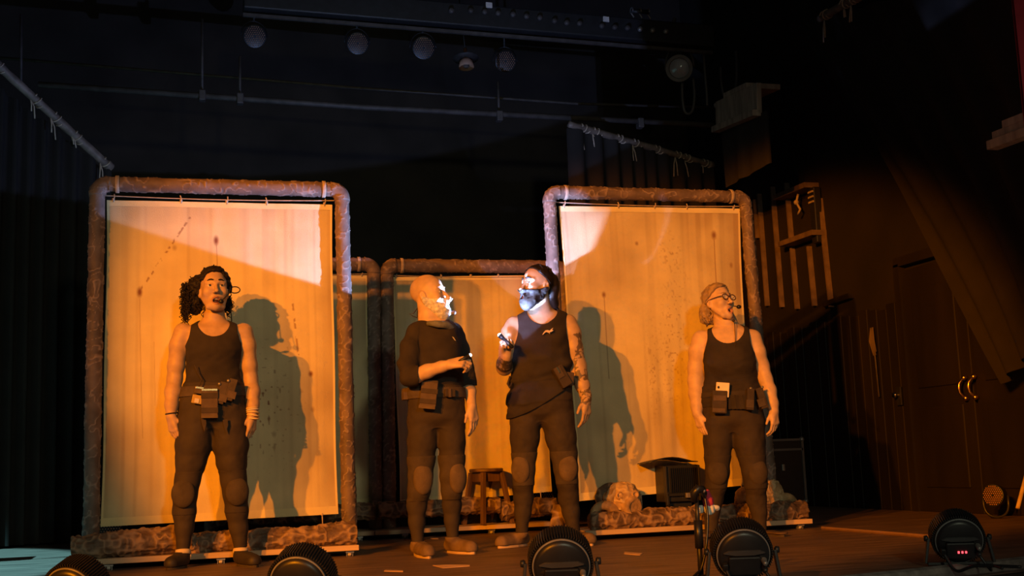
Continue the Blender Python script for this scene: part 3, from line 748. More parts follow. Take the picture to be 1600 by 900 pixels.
mb = MB().grid(G[:, ::-1]); fo = obj('flap', mb, MT['black_metal'], t, True); sm_ = fo.modifiers.new('thickness', 'SOLIDIFY'); sm_.thickness = .006
obj('sticker', MB().box((c[0] + .0, c[1] - .10, zc + h_ / 2 + .062), (.035, .02, .003)), MT['white'], t)
obj('power_socket', MB().box((c[0] + .035, c[1] - .085, zc - h_ * .33), (.05, .03, .035), bev=.004), MT['grey_metal'], t)
obj('bracket', MB().box((c[0] - .06, c[1] - .07, zc - h_ * .30), (.12, .03, .02), bev=.003).box((c[0] - .12, c[1] - .07, zc - h_ * .4), (.02, .03, .09), bev=.003), MT['black_metal'], t)
obj('stand', MB().box((c[0], c[1] - .02, zb + .02), (.24, .2, .04), bev=.005).box((c[0] - .13, c[1] - .06, zb + .05), (.05, .06, .02)).box((c[0] + .13, c[1] - .06, zb + .05), (.05, .06, .02)).box((c[0], c[1] + .02, (zb + zc - h_ / 2) / 2 + .01), (.16, .08, zc - h_ / 2 - zb)), MT['black_metal'], t)

# carved wooden heads
def blobmesh(name, c, rad, seed, m, parent, amp=.012, fr=22, nu=60, nv=36, shape=None, R=None):
    th = np.linspace(0, pi, nv); ph = np.linspace(0, 2 * pi, nu, endpoint=False); TH, PH = np.meshgrid(th, ph, indexing='ij')
    D = np.stack([np.sin(TH) * np.cos(PH), np.sin(TH) * np.sin(PH), np.cos(TH)], -1).reshape(-1, 3)
    P = D * np.asarray(rad)
    if shape is not None: P = shape(P, D)
    q = P * fr + vfbm(P * fr * .7, seed + 2, 2)[:, None] * .6; nz = vnoise(q, seed)
    rid = np.clip(1 - np.abs(nz) / .4, 0, 1)
    P = P + D * (amp * rid + amp * .7 * vnoise(P * 12, seed + 7))[:, None]
    if R is not None: P = P @ np.asarray(R).T
    i, j = np.meshgrid(np.arange(nv - 1), np.arange(nu), indexing='ij'); j2 = (j + 1) % nu
    F = np.stack([i * nu + j, (i + 1) * nu + j, (i + 1) * nu + j2, i * nu + j2], -1).reshape(-1, 4)
    return link_mesh(name, P + np.asarray(c) - (root_loc(parent) if parent else 0), F, m, parent, True, {'ridge': rid})
c = at(972, 782, Y=7.90); s = ((c - CAM) @ FW) / FPX
t = thing('carved_head', 'carved pale wooden animal head with a round snout, on the right base', 'carving', c)
def skull(P, D):
    P = P.copy(); P[:, 2] *= np.where(D[:, 2] > 0, 1.0, .85); P[:, 0] *= 1 + .12 * D[:, 2]; return P
blobmesh('skull', c, (28 * s, 24 * s, 27 * s), 111, MT['carved'], t, .011, 30, 90, 54, shape=skull)
blobmesh('dark_back', c + np.array((-12 * s, 20 * s, 4 * s)), (25 * s, 14 * s, 24 * s), 112, MT['log_wrap'], t, .006)
q = c + np.array((9 * s, -22 * s, -10 * s)); ax = np.array((.35, -1, -.05))
obj('snout', MB().lathe([(19 * s, -6 * s), (17 * s, 2 * s), (12 * s, 6 * s), (9 * s, 3 * s), (6.5 * s, 4 * s), (0, 2 * s)], q, ax, 24), MT['carved'], t, True)
for dx, dz in ((-12, 8), (14, 9)):
    e = obj('eye', MB().lathe([(6 * s, -2 * s), (6.5 * s, 2 * s), (4 * s, 3 * s), (3 * s, 0), (0, 1 * s)], c + np.array((dx * s, -21 * s, dz * s)), (.1, -1, .15), 16), MT['carved'], t, True)
e0 = at(944, 800, Y=7.84)
pth = [e0 + np.array((18 * s * cos(a), 0, 16 * s * sin(a) - 6 * s)) for a in np.linspace(.2, 2.9, 14)]
obj('ear', MB().tube(pth, np.linspace(9, 6, 14) * s, 10), MT['carved'], t, True)
c = at(1192, 780, Y=7.93); s = ((c - CAM) @ FW) / FPX
t = thing('carved_head', 'carved pale wooden animal head behind the legs of the woman in glasses', 'carving', c)
def wedge(P, D):
    P = P.copy(); P[:, 2] *= 1 + .5 * np.clip(-D[:, 0], -1, 1) * 0; P[:, 2] += 6 * s * D[:, 0] ** 2; return P
blobmesh('muzzle', c + np.array((-32 * s, -6 * s, 2 * s)), (17 * s, 14 * s, 17 * s), 121, MT['carved'], t, .008)
blobmesh('skull', c + np.array((2 * s, 0, 6 * s)), (26 * s, 18 * s, 22 * s), 122, MT['carved'], t, .011, 30, 90, 54)
def slope(P, D):
    P = P.copy(); P[:, 0] += (P[:, 2] < 0) * -P[:, 2] * .55; return P
blobmesh('flank', c + np.array((15 * s, -8 * s, 0)), (15 * s, 12 * s, 30 * s), 123, MT['carved'], t, .011, 30, 90, 54, shape=slope)
c2 = c + np.array((34 * s, -12 * s, -12 * s))
obj('tail', MB().tube([c2 + np.array((13 * s * cos(a), 0, 13 * s * sin(a))) for a in np.linspace(-.4, 2.6, 16)], np.linspace(6, 9, 16) * s, 12), MT['carved'], t, True)

# dark coil of cable and small dark boxes on the bases
c = at(1008, 792, Y=7.95); c[2] = .085
P = [c + np.array(((.10 + .012 * sin(3 * a)) * cos(a), .07 * sin(a), .014 + .012 * a / (2 * pi) + .006 * sin(5 * a))) for a in np.linspace(0, 6 * pi, 90)]
tag(obj('cable_coil', MB().tube(P, .009, 7), MT['black_plastic'], None, True), 'dark coil of cable between the carved head and the floodlight', 'cable')
c = at(742, 797, Y=9.45); c[2] = .067
t = thing('dark_box', 'low dark box on the rear base, under the stool', 'box', c)
obj('case', MB().box(c + np.array((.02, .12, .06)), (.34, .2, .12), bev=.01), MT['black_plastic'], t)
obj('handle', MB().tube([c + np.array((-.04, .02, .09)), c + np.array((-.03, -.01, .10)), c + np.array((.05, -.01, .10)), c + np.array((.06, .02, .09))], .007, 8), MT['rope'], t, True)
# black flight case
c = at(1222, 735, Y=10.3); s = ((c - CAM) @ FW) / FPX
x0, x1 = at(1205, 735, Y=10.3)[0], at(1256, 735, Y=10.3)[0]; ztop = at(1235, 687, Y=10.3)[2]; zbt = at(1235, 784, Y=10.3)[2]
x0 -= .12
t = thing('flight_case', 'black flight case with bright edges beside the right screen', 'case', ((x0 + x1) / 2, 10.5, 0))
obj('box', MB().box(((x0 + x1) / 2, 10.5, (ztop + zbt) / 2), (x1 - x0, .4, ztop - zbt), bev=.008), MT['black_plastic'], t)
edge = mat('case_edge', (.16, .16, .17), .4, .5)
for x in (x0, x1): obj('edge_strip', MB().box((x, 10.3, (ztop + zbt) / 2), (.022, .022, ztop - zbt)), edge, t)
for z in (ztop, ztop - .09, zbt): obj('edge_strip', MB().box(((x0 + x1) / 2, 10.3, z), (x1 - x0, .022, .02)), edge, t)
obj('latch', MB().box((x0 + .24, 10.29, (ztop + zbt) / 2 + .03), (.025, .02, .06), bev=.003), MT['grey_metal'], t)
for x in (x0, x1):
    for z in (ztop, zbt): obj('corner', MB().ball((x, 10.3, z), .024, 10, 6), MT['grey_metal'], t, True)
for x in (x0 + .06, x1 - .06):
    for y in (10.36, 10.64): 
        obj('caster', MB().lathe([(0, -.015), (zbt / 2, -.015), (zbt / 2, .015), (0, .015)], (x, y, zbt / 2), (1, 0, 0), 14), MT['black_metal'], t, True)

# tape marks on the floor
tape_m = mat('gaffer_tape', (.62, .42, .28), .7, var=.2)
for k, (pts, lab) in enumerate([(((676, 884), (692, 888), (734, 885), (734, 883), (700, 883)), 'pale tape strip on the floor in front of the bald man'),
                 (((600, 893), (630, 894), (630, 892), (602, 891)), 'small pale tape strip near the front edge between two floor lamps'),
                 (((672, 842), (685, 843), (685, 841), (673, 840)), 'tiny tape strip between the shoes of the bald man'),
                 (((975, 866), (1000, 868), (1004, 865), (976, 863)), 'small tape strip in front of the right screen')]):
    P = [at(x, y, z=.0) for x, y in pts]; n = len(P)
    V = [(p[0], p[1], z) for z in (.0005, .003) for p in P]
    mb = MB().add(V, [list(range(n)), list(range(n, 2 * n))[::-1]] + [(i, n + i, n + (i + 1) % n, (i + 1) % n) for i in range(n)])
    tag(obj('floor_tape', mb, tape_m), lab, 'tape')
# long pale batten lying on the floor at right
p, q = at(1285, 825, z=.012), at(1450, 838, z=.012)
tag(obj('floor_strip', MB().tube([p, q], .012, 6), mat('floor_strip_wood', (.22, .13, .09), .6)), 'thin brown strip lying on the stage floor at right', 'strip')

# ================================================================== FOOTLIGHTS
red_led = MT['led_red']
def footlight(label, x, ytop, dia, turn, D=.24, lit='dot', full_yoke=True):
    dep = D * FPX / dia; v = FW + RT * (x - 800) / FPX - UP * ((ytop + dia / 2) - 450) / FPX
    c = CAM + v * dep; r = D / 2
    az = radians(turn); t = thing('stage_footlight', label, 'stage light', (c[0], c[1], 0), 'footlights along the stage edge')
    ax = np.array((sin(az), cos(az) * .94, .34)); ax /= np.linalg.norm(ax)       # shines away from the seats, tilted up
    N = np.cross(ax, (0, 0, 1)); N /= np.linalg.norm(N); B = np.cross(N, ax)
    zc = max(c[2], r * .9 + .01); c = np.array((c[0], c[1], zc))
    obj('body', MB().lathe([(0, -.46 * r), (.70 * r, -.45 * r), (.80 * r, -.38 * r), (.88 * r, -.2 * r), (.945 * r, .1 * r), (.945 * r, .5 * r), (.86 * r, .52 * r), (0, .5 * r)], c, ax, 40), MT['black_plastic'], t, True, angle=35)
    fins = MB()
    for k in range(72):
        a = 2 * pi * k / 72; d = cos(a) * N + sin(a) * B; tn = -sin(a) * N + cos(a) * B
        fins.box(c + d * r * .935 + ax * .12 * r, (.07 * r, .036 * r, .78 * r), np.stack([d, tn, ax], 1))
    obj('cooling_fin', fins, MT['black_metal'], t, kind='stuff')
    obj('rim', MB().lathe([(.80 * r, -.30 * r), (.845 * r, -.34 * r), (.87 * r, -.28 * r), (.82 * r, -.26 * r)], c, ax, 48), mat('rim_grey', (.20, .20, .205), .35), t, True)
    R = np.stack([N, ax, B], 1)
    pn = obj('back_panel', MB().box(c - ax * .50 * r - B * .28 * r, (1.02 * r, .16 * r, .62 * r), R, bev=.05 * r), MT['black_plastic'], t)
    obj('visor', MB().prism([(-.66 * r, .02 * r), (-.3 * r, -.05 * r), (.3 * r, -.05 * r), (.66 * r, .02 * r), (.5 * r, .09 * r), (-.5 * r, .09 * r)], c - ax * .5 * r + B * .12 * r, N, B, .10 * r), mat('visor_grey', (.06, .06, .065), .4), t)
    if lit == 'dot':
        obj('power_led', MB().ball(c - ax * .585 * r - B * .24 * r + N * .16 * r, .045 * r, 10, 6), red_led, t, True, label='glowing red indicator')
    elif lit == 'display':
        for k in range(3): obj('display_led', MB().box(c - ax * .585 * r - B * .32 * r + N * (-.08 + k * .13) * r, (.06 * r, .01, .07 * r), R), red_led, t, label='glowing red digit')
    for k, (dx, dz) in enumerate(((.62, -.14), (.62, -.38))):
        obj('connector', MB().lathe([(0, .34 * r), (.06 * r, .34 * r), (.085 * r, .26 * r), (.085 * r, .1 * r), (.10 * r, .08 * r), (.10 * r, 0)], c - ax * .44 * r + N * dx * r + B * dz * r, -ax, 14), MT['grey_metal'] if k == 0 else MT['black_metal'], t, True)
    obj('power_plug', MB().box(c - ax * .58 * r - N * .62 * r - B * .28 * r, (.17 * r, .2 * r, .24 * r), R, bev=.03 * r), MT['black_plastic'], t)
    # yoke: legs down from the pivots to a floor bar
    for s in (-1, 1):
        pv = c + N * s * 1.05 * r; ft = np.array((pv[0], pv[1], .012)) + N * s * .02
        obj('knob', MB().lathe([(0, .16 * r), (.10 * r, .15 * r), (.12 * r, .04 * r), (.07 * r, 0)], pv, N * s, 14), MT['black_metal'], t, True)
        d = ft - pv; L = np.linalg.norm(d); d /= L; xx = np.cross(N, d); xx /= np.linalg.norm(xx)
        obj('yoke_arm', MB().box((pv + ft) / 2, (.012, .30 * r, L), np.stack([np.cross(xx, d) * -1, xx, d], 1), bev=.002), MT['black_metal'], t)
    fp = np.array((c[0], c[1], .010))
    obj('yoke_foot', MB().box(fp, (2.3 * r, .34 * r, .012), np.stack([N, np.cross((0, 0, 1), N), (0, 0, 1)], 1), bev=.002), MT['black_metal'], t)
    # leads hanging from the sockets over the stage lip
    pA = c - ax * .75 * r - N * .62 * r - B * .3 * r; pB = c - ax * .75 * r + N * .62 * r - B * .4 * r
    cable('power_cable', 'black lead from the power plug of the ' + label.split(',')[0], [pA, pA + np.array((.02, -.05, -.07)), np.array((pA[0] + .06, pA[1] - .14, .012)), np.array((pA[0] + .16, pA[1] - .30, -.02 if False else .012))], .007, MT['black_plastic'])
    cable('signal_cable', 'black lead from the right socket of the ' + label.split(',')[0], [pB, pB + np.array((.02, -.04, -.06)), np.array((pB[0] - .02, pB[1] - .10, .012)), np.array((pB[0] - .07, pB[1] - .24, .012))], .006, MT['black_plastic'])
    return t
footlight('footlight at the bottom left corner, below the left screen end', 118, 871, 102, 28, lit=None)
footlight('footlight in front of the curly-haired woman, near her right shoe', 471, 853, 107, 22, lit=None)
footlight('footlight with one red dot, in front of the tattooed man', 876, 826, 105, 14)
footlight('footlight beside the microphone stand, in front of the woman in glasses', 1159, 812, 97, 16, lit=None)
footlight('footlight farthest right with three red digits, near the wall', 1496, 798, 84, 24, lit='display')

# microphone stand
c = at(1092, 900, Y=4.75); s = ((c - CAM) @ FW) / FPX
top = at(1088, 772, Y=4.75); b = np.array((at(1092, 900, Y=4.75)[0] + .01, 4.75, .012))
t = thing('microphone_stand', 'black microphone stand with an empty clip, beside the right-centre footlight', 'stand', (b[0], b[1], 0))
obj('base', MB().lathe([(0, 0), (.13, 0), (.135, .006), (.12, .018), (.03, .026), (.018, .04), (0, .04)], (b[0], b[1], 0), (0, 0, 1), 32), MT['black_metal'], t, True)
mid = top + (b - top) * .45
obj('lower_tube', MB().tube([b, mid], .0115, 14), MT['black_metal'], t, True)
obj('upper_tube', MB().tube([mid, top + np.array((0, 0, -.02))], .0085, 12), MT['black_metal'], t, True)
obj('clutch', MB().tube([top + (b - top) * .30, top + (b - top) * .62], .018, 14), MT['black_plastic'], t, True)
cl = top
obj('clip', MB().tube([cl + np.array((-.010, 0, -.03)), cl + np.array((-.014, -.01, .005)), cl + np.array((0, -.02, .022)), cl + np.array((.022, -.01, .018)), cl + np.array((.04, .01, .0)), cl + np.array((.046, .02, -.012))], [.014, .018, .019, .017, .013, .010], 12), MT['black_plastic'], t, True)
obj('screw', MB().ball(cl + np.array((.026, -.02, .012)), .008, 8, 6), MT['grey_metal'], t, True)
cable('microphone_cable', 'black cable running down beside the microphone stand', [cl + np.array((.046, .02, -.012)), cl + np.array((.045, 0, -.10)), cl + np.array((.02, -.02, -.22)), cl + np.array((-.005, -.02, -.30)), np.array((b[0] - .03, b[1] - .03, .05)), np.array((b[0] - .12, b[1] - .1, .012))], .006, MT['black_plastic'])
p = at(1106, 783, Y=4.80)
t = tag(blobmesh('red_cloth', p + np.array((0, 0, .002)), (.020, .018, .042), 131, MT['red_cloth'], None, .006, 30, 36, 24), 'small red cloth tied around the microphone cable', 'cloth')
mb = MB()
q = at(1107, 796, Y=4.80)
t = thing('knotted_cloth', 'white knotted cloth tied below the red one on the microphone stand', 'cloth', q)
blobmesh('knot', q, (.026, .022, .02), 133, MT['white_cloth'], t, .007, 30, 30, 20)
blobmesh('end', q + np.array((.032, 0, .006)), (.022, .014, .013), 134, MT['white_cloth'], t, .005, 30, 24, 16)
blobmesh('end', q + np.array((-.035, 0, 0)), (.02, .013, .017), 135, MT['white_cloth'], t, .005, 30, 24, 16)

# ================================================================== PEOPLE : implicit bodies turned into one surface
class Vol:
    def __init__(s, lo, hi, h):
        s.h = h; s.lo = np.array(lo, np.float32)
        s.n = [int(np.ceil((b - a) / h)) + 1 for a, b in zip(lo, hi)]
        s.ax = [s.lo[i] + h * np.arange(s.n[i], dtype=np.float32) for i in range(3)]
    def new(s): return np.full(s.n, 1.0, np.float32)
    def win(s, lo, hi, m):
        sl = []
        for i in range(3):
            a = int(max(0, np.floor((lo[i] - m - s.lo[i]) / s.h))); b = int(min(s.n[i], np.ceil((hi[i] + m - s.lo[i]) / s.h) + 1)); sl.append(slice(a, max(a, b)))
        return tuple(sl)
    def pts(s, sl): return s.ax[0][sl[0]][:, None, None], s.ax[1][sl[1]][None, :, None], s.ax[2][sl[2]][None, None, :]

def smin(a, b, k):
    if k <= 0: return np.minimum(a, b)
    h = np.maximum(k - np.abs(a - b), 0) / k
    return np.minimum(a, b) - h * h * k * .25

def put(F, sl, d, k): F[sl] = smin(F[sl], d, k)
def cut(F, sl, d, k): F[sl] = -smin(-F[sl], d, k)

def cone(vol, F, a, b, ra, rb, k=.02, m=.05, op=put):
    a = np.asarray(a, np.float32); b = np.asarray(b, np.float32); r = max(ra, rb)
    sl = vol.win(np.minimum(a, b) - r, np.maximum(a, b) + r, m); X, Y, Z = vol.pts(sl)
    d = b - a; L2 = float(d @ d) + 1e-12
    t = np.clip(((X - a[0]) * d[0] + (Y - a[1]) * d[1] + (Z - a[2]) * d[2]) / L2, 0, 1)
    q = np.sqrt((X - a[0] - t * d[0]) ** 2 + (Y - a[1] - t * d[1]) ** 2 + (Z - a[2] - t * d[2]) ** 2) - (ra + (rb - ra) * t)
    op(F, sl, q, k)

def chain(vol, F, P, R, k=.02, kin=.008, m=.05):
    G = vol.new() if kin is None else None
    for i in range(len(P) - 1): cone(vol, F, P[i], P[i + 1], R[i], R[i + 1], k, m)

def ellip(vol, F, c, r, k=.02, R=None, m=.05, op=put):
    c = np.asarray(c, np.float32); r = np.asarray(r, np.float32); rm = float(r.max())
    sl = vol.win(c - rm, c + rm, m); X, Y, Z = vol.pts(sl); x, y, z = X - c[0], Y - c[1], Z - c[2]
    if R is not None:
        R = np.asarray(R, np.float32); x, y, z = [x * R[0, i] + y * R[1, i] + z * R[2, i] for i in range(3)]
    q = np.sqrt((x / r[0]) ** 2 + (y / r[1]) ** 2 + (z / r[2]) ** 2)
    g = np.sqrt((x / r[0] ** 2) ** 2 + (y / r[1] ** 2) ** 2 + (z / r[2] ** 2) ** 2) + 1e-6
    op(F, sl, (q - 1) * q / g, k)

def loft(vol, F, Zs, XC, YC, A, B, yaw=0, k=.03, m=.05, pw=2.3):
    """stack of rounded ellipses at heights Zs (ascending)"""
    Zs, XC, YC, A, B = [np.asarray(v, float) for v in (Zs, XC, YC, A, B)]
    sl = vol.win((float((XC - A).min()), float((YC - np.maximum(A, B)).min()), Zs[0]), (float((XC + A).max()), float((YC + np.maximum(A, B)).max()), Zs[-1]), m)
    X, Y, Z = vol.pts(sl); z = vol.ax[2][sl[2]]
    def ci(v):
        i = np.clip(np.searchsorted(Zs, z) - 1, 0, len(Zs) - 2); t = np.clip((z - Zs[i]) / (Zs[i + 1] - Zs[i]), 0, 1)
        s = np.gradient(v, Zs); h = Zs[i + 1] - Zs[i]
        return ((2 * t ** 3 - 3 * t * t + 1) * v[i] + (t ** 3 - 2 * t * t + t) * h * s[i] + (-2 * t ** 3 + 3 * t * t) * v[i + 1] + (t ** 3 - t * t) * h * s[i + 1]).astype(np.float32)
    xc, yc, a, b = [ci(v)[None, None, :] for v in (XC, YC, A, B)]
    x, y = X - xc, Y - yc
    if yaw: x, y = x * cos(yaw) + y * sin(yaw), -x * sin(yaw) + y * cos(yaw)
    q = ((np.abs(x) / a) ** pw + (np.abs(y) / b) ** pw) ** (1 / pw)
    d = (q - 1) * np.minimum(a, b)
    d = np.maximum(d, np.maximum(Zs[0] - Z, Z - Zs[-1]))
    put(F, sl, d.astype(np.float32), k)

def near_noise(vol, F, amp, scale, seed, band=.03, stretch=(1, 1, 1)):
    idx = np.nonzero(np.abs(F) < band)
    P = np.stack([vol.ax[i][idx[i]] * scale * stretch[i] for i in range(3)], 1)
    F[idx] += (amp * (vfbm(P, seed, 2) * .8 - .45)).astype(np.float32)

def nets(vol, F):
    F = F.copy()
    for a in range(3):
        s = [slice(None)] * 3; s[a] = 0; F[tuple(s)] = 1; s[a] = -1; F[tuple(s)] = 1
    neg = F < 0
    if not neg.any(): return np.zeros((0, 3)), np.zeros((0, 4), int)
    lo = []; hi = []
    for a in range(3):
        o = neg.any(axis=tuple(i for i in range(3) if i != a)); w = np.nonzero(o)[0]; lo.append(max(0, w[0] - 2)); hi.append(w[-1] + 3)
    F = F[lo[0]:hi[0], lo[1]:hi[1], lo[2]:hi[2]]; neg = F < 0
    nx, ny, nz = F.shape
    cnt = np.zeros((nx - 1, ny - 1, nz - 1), np.int8)
    for i in (0, 1):
        for j in (0, 1):
            for k in (0, 1): cnt += neg[i:nx - 1 + i, j:ny - 1 + j, k:nz - 1 + k]
    act = (cnt > 0) & (cnt < 8); I = np.nonzero(act); n = len(I[0])
    ids = np.full(act.shape, -1, np.int32); ids[I] = np.arange(n)
    acc = np.zeros((n, 3), np.float32); c = np.zeros(n, np.float32)
    for axis in range(3):
        for u in (0, 1):
            for v in (0, 1):
                o0 = [0, 0, 0]; oth = [x for x in range(3) if x != axis]; o0[oth[0]] = u; o0[oth[1]] = v; o1 = list(o0); o1[axis] = 1
                f0 = F[I[0] + o0[0], I[1] + o0[1], I[2] + o0[2]]; f1 = F[I[0] + o1[0], I[1] + o1[1], I[2] + o1[2]]
                m = (f0 < 0) != (f1 < 0); t = np.where(m, f0 / np.where(m, f0 - f1, 1), 0)
                for k in range(3): acc[:, k] += np.where(m, o0[k] + (t if k == axis else 0), 0)
                c += m
    V = np.stack(I, 1) + acc / c[:, None]
    V = (V + np.array(lo)) * vol.h + vol.lo
    Fs = []
    for axis in range(3):
        b, d = [x for x in range(3) if x != axis]
        s0 = [slice(None)] * 3; s1 = [slice(None)] * 3; s0[axis] = slice(0, -1); s1[axis] = slice(1, None)
        A0 = neg[tuple(s0)]; A1 = neg[tuple(s1)]; E = np.nonzero(A0 != A1); E = [e for e in E]
        ok = (E[b] > 0) & (E[d] > 0) & (E[b] < F.shape[b] - 1) & (E[d] < F.shape[d] - 1); E = [e[ok] for e in E]; sgn = A0[tuple(E)]
        def cell(db, dd):
            x = [e.copy() for e in E]; x[b] = x[b] - db; x[d] = x[d] - dd; return ids[tuple(x)]
        q = np.stack([cell(1, 1), cell(0, 1), cell(0, 0), cell(1, 0)], 1)
        flip = sgn if axis != 1 else ~sgn
        q[~flip] = q[~flip][:, ::-1]; Fs.append(q)
    return V, np.vstack(Fs)

SKIN_ATTR = ('tint', 'ink', 'dark')
def skin_mat(name, c, lip, ink):
    return mat(name, c, .48, var=.12, vscale=22, bump=.08, bscale=160, spec=.35, attr=('tint', 'dark', 'ink'), acol=(lip, tuple(x * .35 for x in c), ink))
CL = {}
CL['shirt'] = mat('black_jersey', (.040, .033, .031), .9, var=.15, vscale=12, bump=.25, bscale=220, spec=.15)
CL['pants'] = mat('black_leggings', (.046, .036, .032), .75, var=.15, vscale=12, bump=.15, bscale=220, spec=.2)
CL['pad'] = mat('knee_pad_cloth', (.066, .052, .043), .9, var=.2, vscale=14, bump=.3, bscale=180, spec=.15)
CL['pad_tan'] = mat('knee_pad_tan', (.13, .095, .065), .9, var=.2, vscale=14, bump=.3, bscale=180, spec=.15)
CL['belt'] = mat('belt_webbing', (.075, .055, .045), .8, var=.2, vscale=20, bump=.3, bscale=200)
CL['pouch'] = mat('pouch_nylon', (.10, .07, .055), .8, var=.2, vscale=20, bump=.3, bscale=200)
CL['pouch_dark'] = mat('pouch_strip', (.05, .036, .03), .8, var=.2, vscale=20)
CL['shoe_black'] = mat('black_shoe', (.03, .024, .022), .6, var=.2, vscale=15)
CL['shoe_tan'] = mat('tan_shoe', (.17, .115, .075), .75, var=.3, vscale=15, bump=.2, bscale=60)
CL['shoe_brown'] = mat('brown_shoe', (.10, .065, .045), .75, var=.3, vscale=15)
CL['eye_white'] = mat('eye_white', (.62, .58, .54), .25, var=.02, attr=('iris',), acol=((.02, .012, .008),))
CL['mouth'] = mat('mouth_inside', (.05, .012, .010), .5, var=.1)
CL['teeth'] = mat('teeth', (.72, .66, .56), .3, var=.05)
CL['hair_black'] = mat('black_hair', (.014, .010, .008), .65, var=.3, vscale=30, spec=.25)
CL['hair_blond'] = mat('blond_hair', (.36, .25, .13), .5, var=.4, vscale=26, spec=.4, stretch=(1, 1, .4))
CL['hair_grey'] = mat('grey_beard', (.72, .70, .67), .7, var=.35, vscale=60, bump=.4, bscale=120)  # whitened: torchlight that misses the beard is put into its colour
CL['stubble'] = mat('shaved_hair', (.16, .10, .065), .7, var=.25, vscale=60)

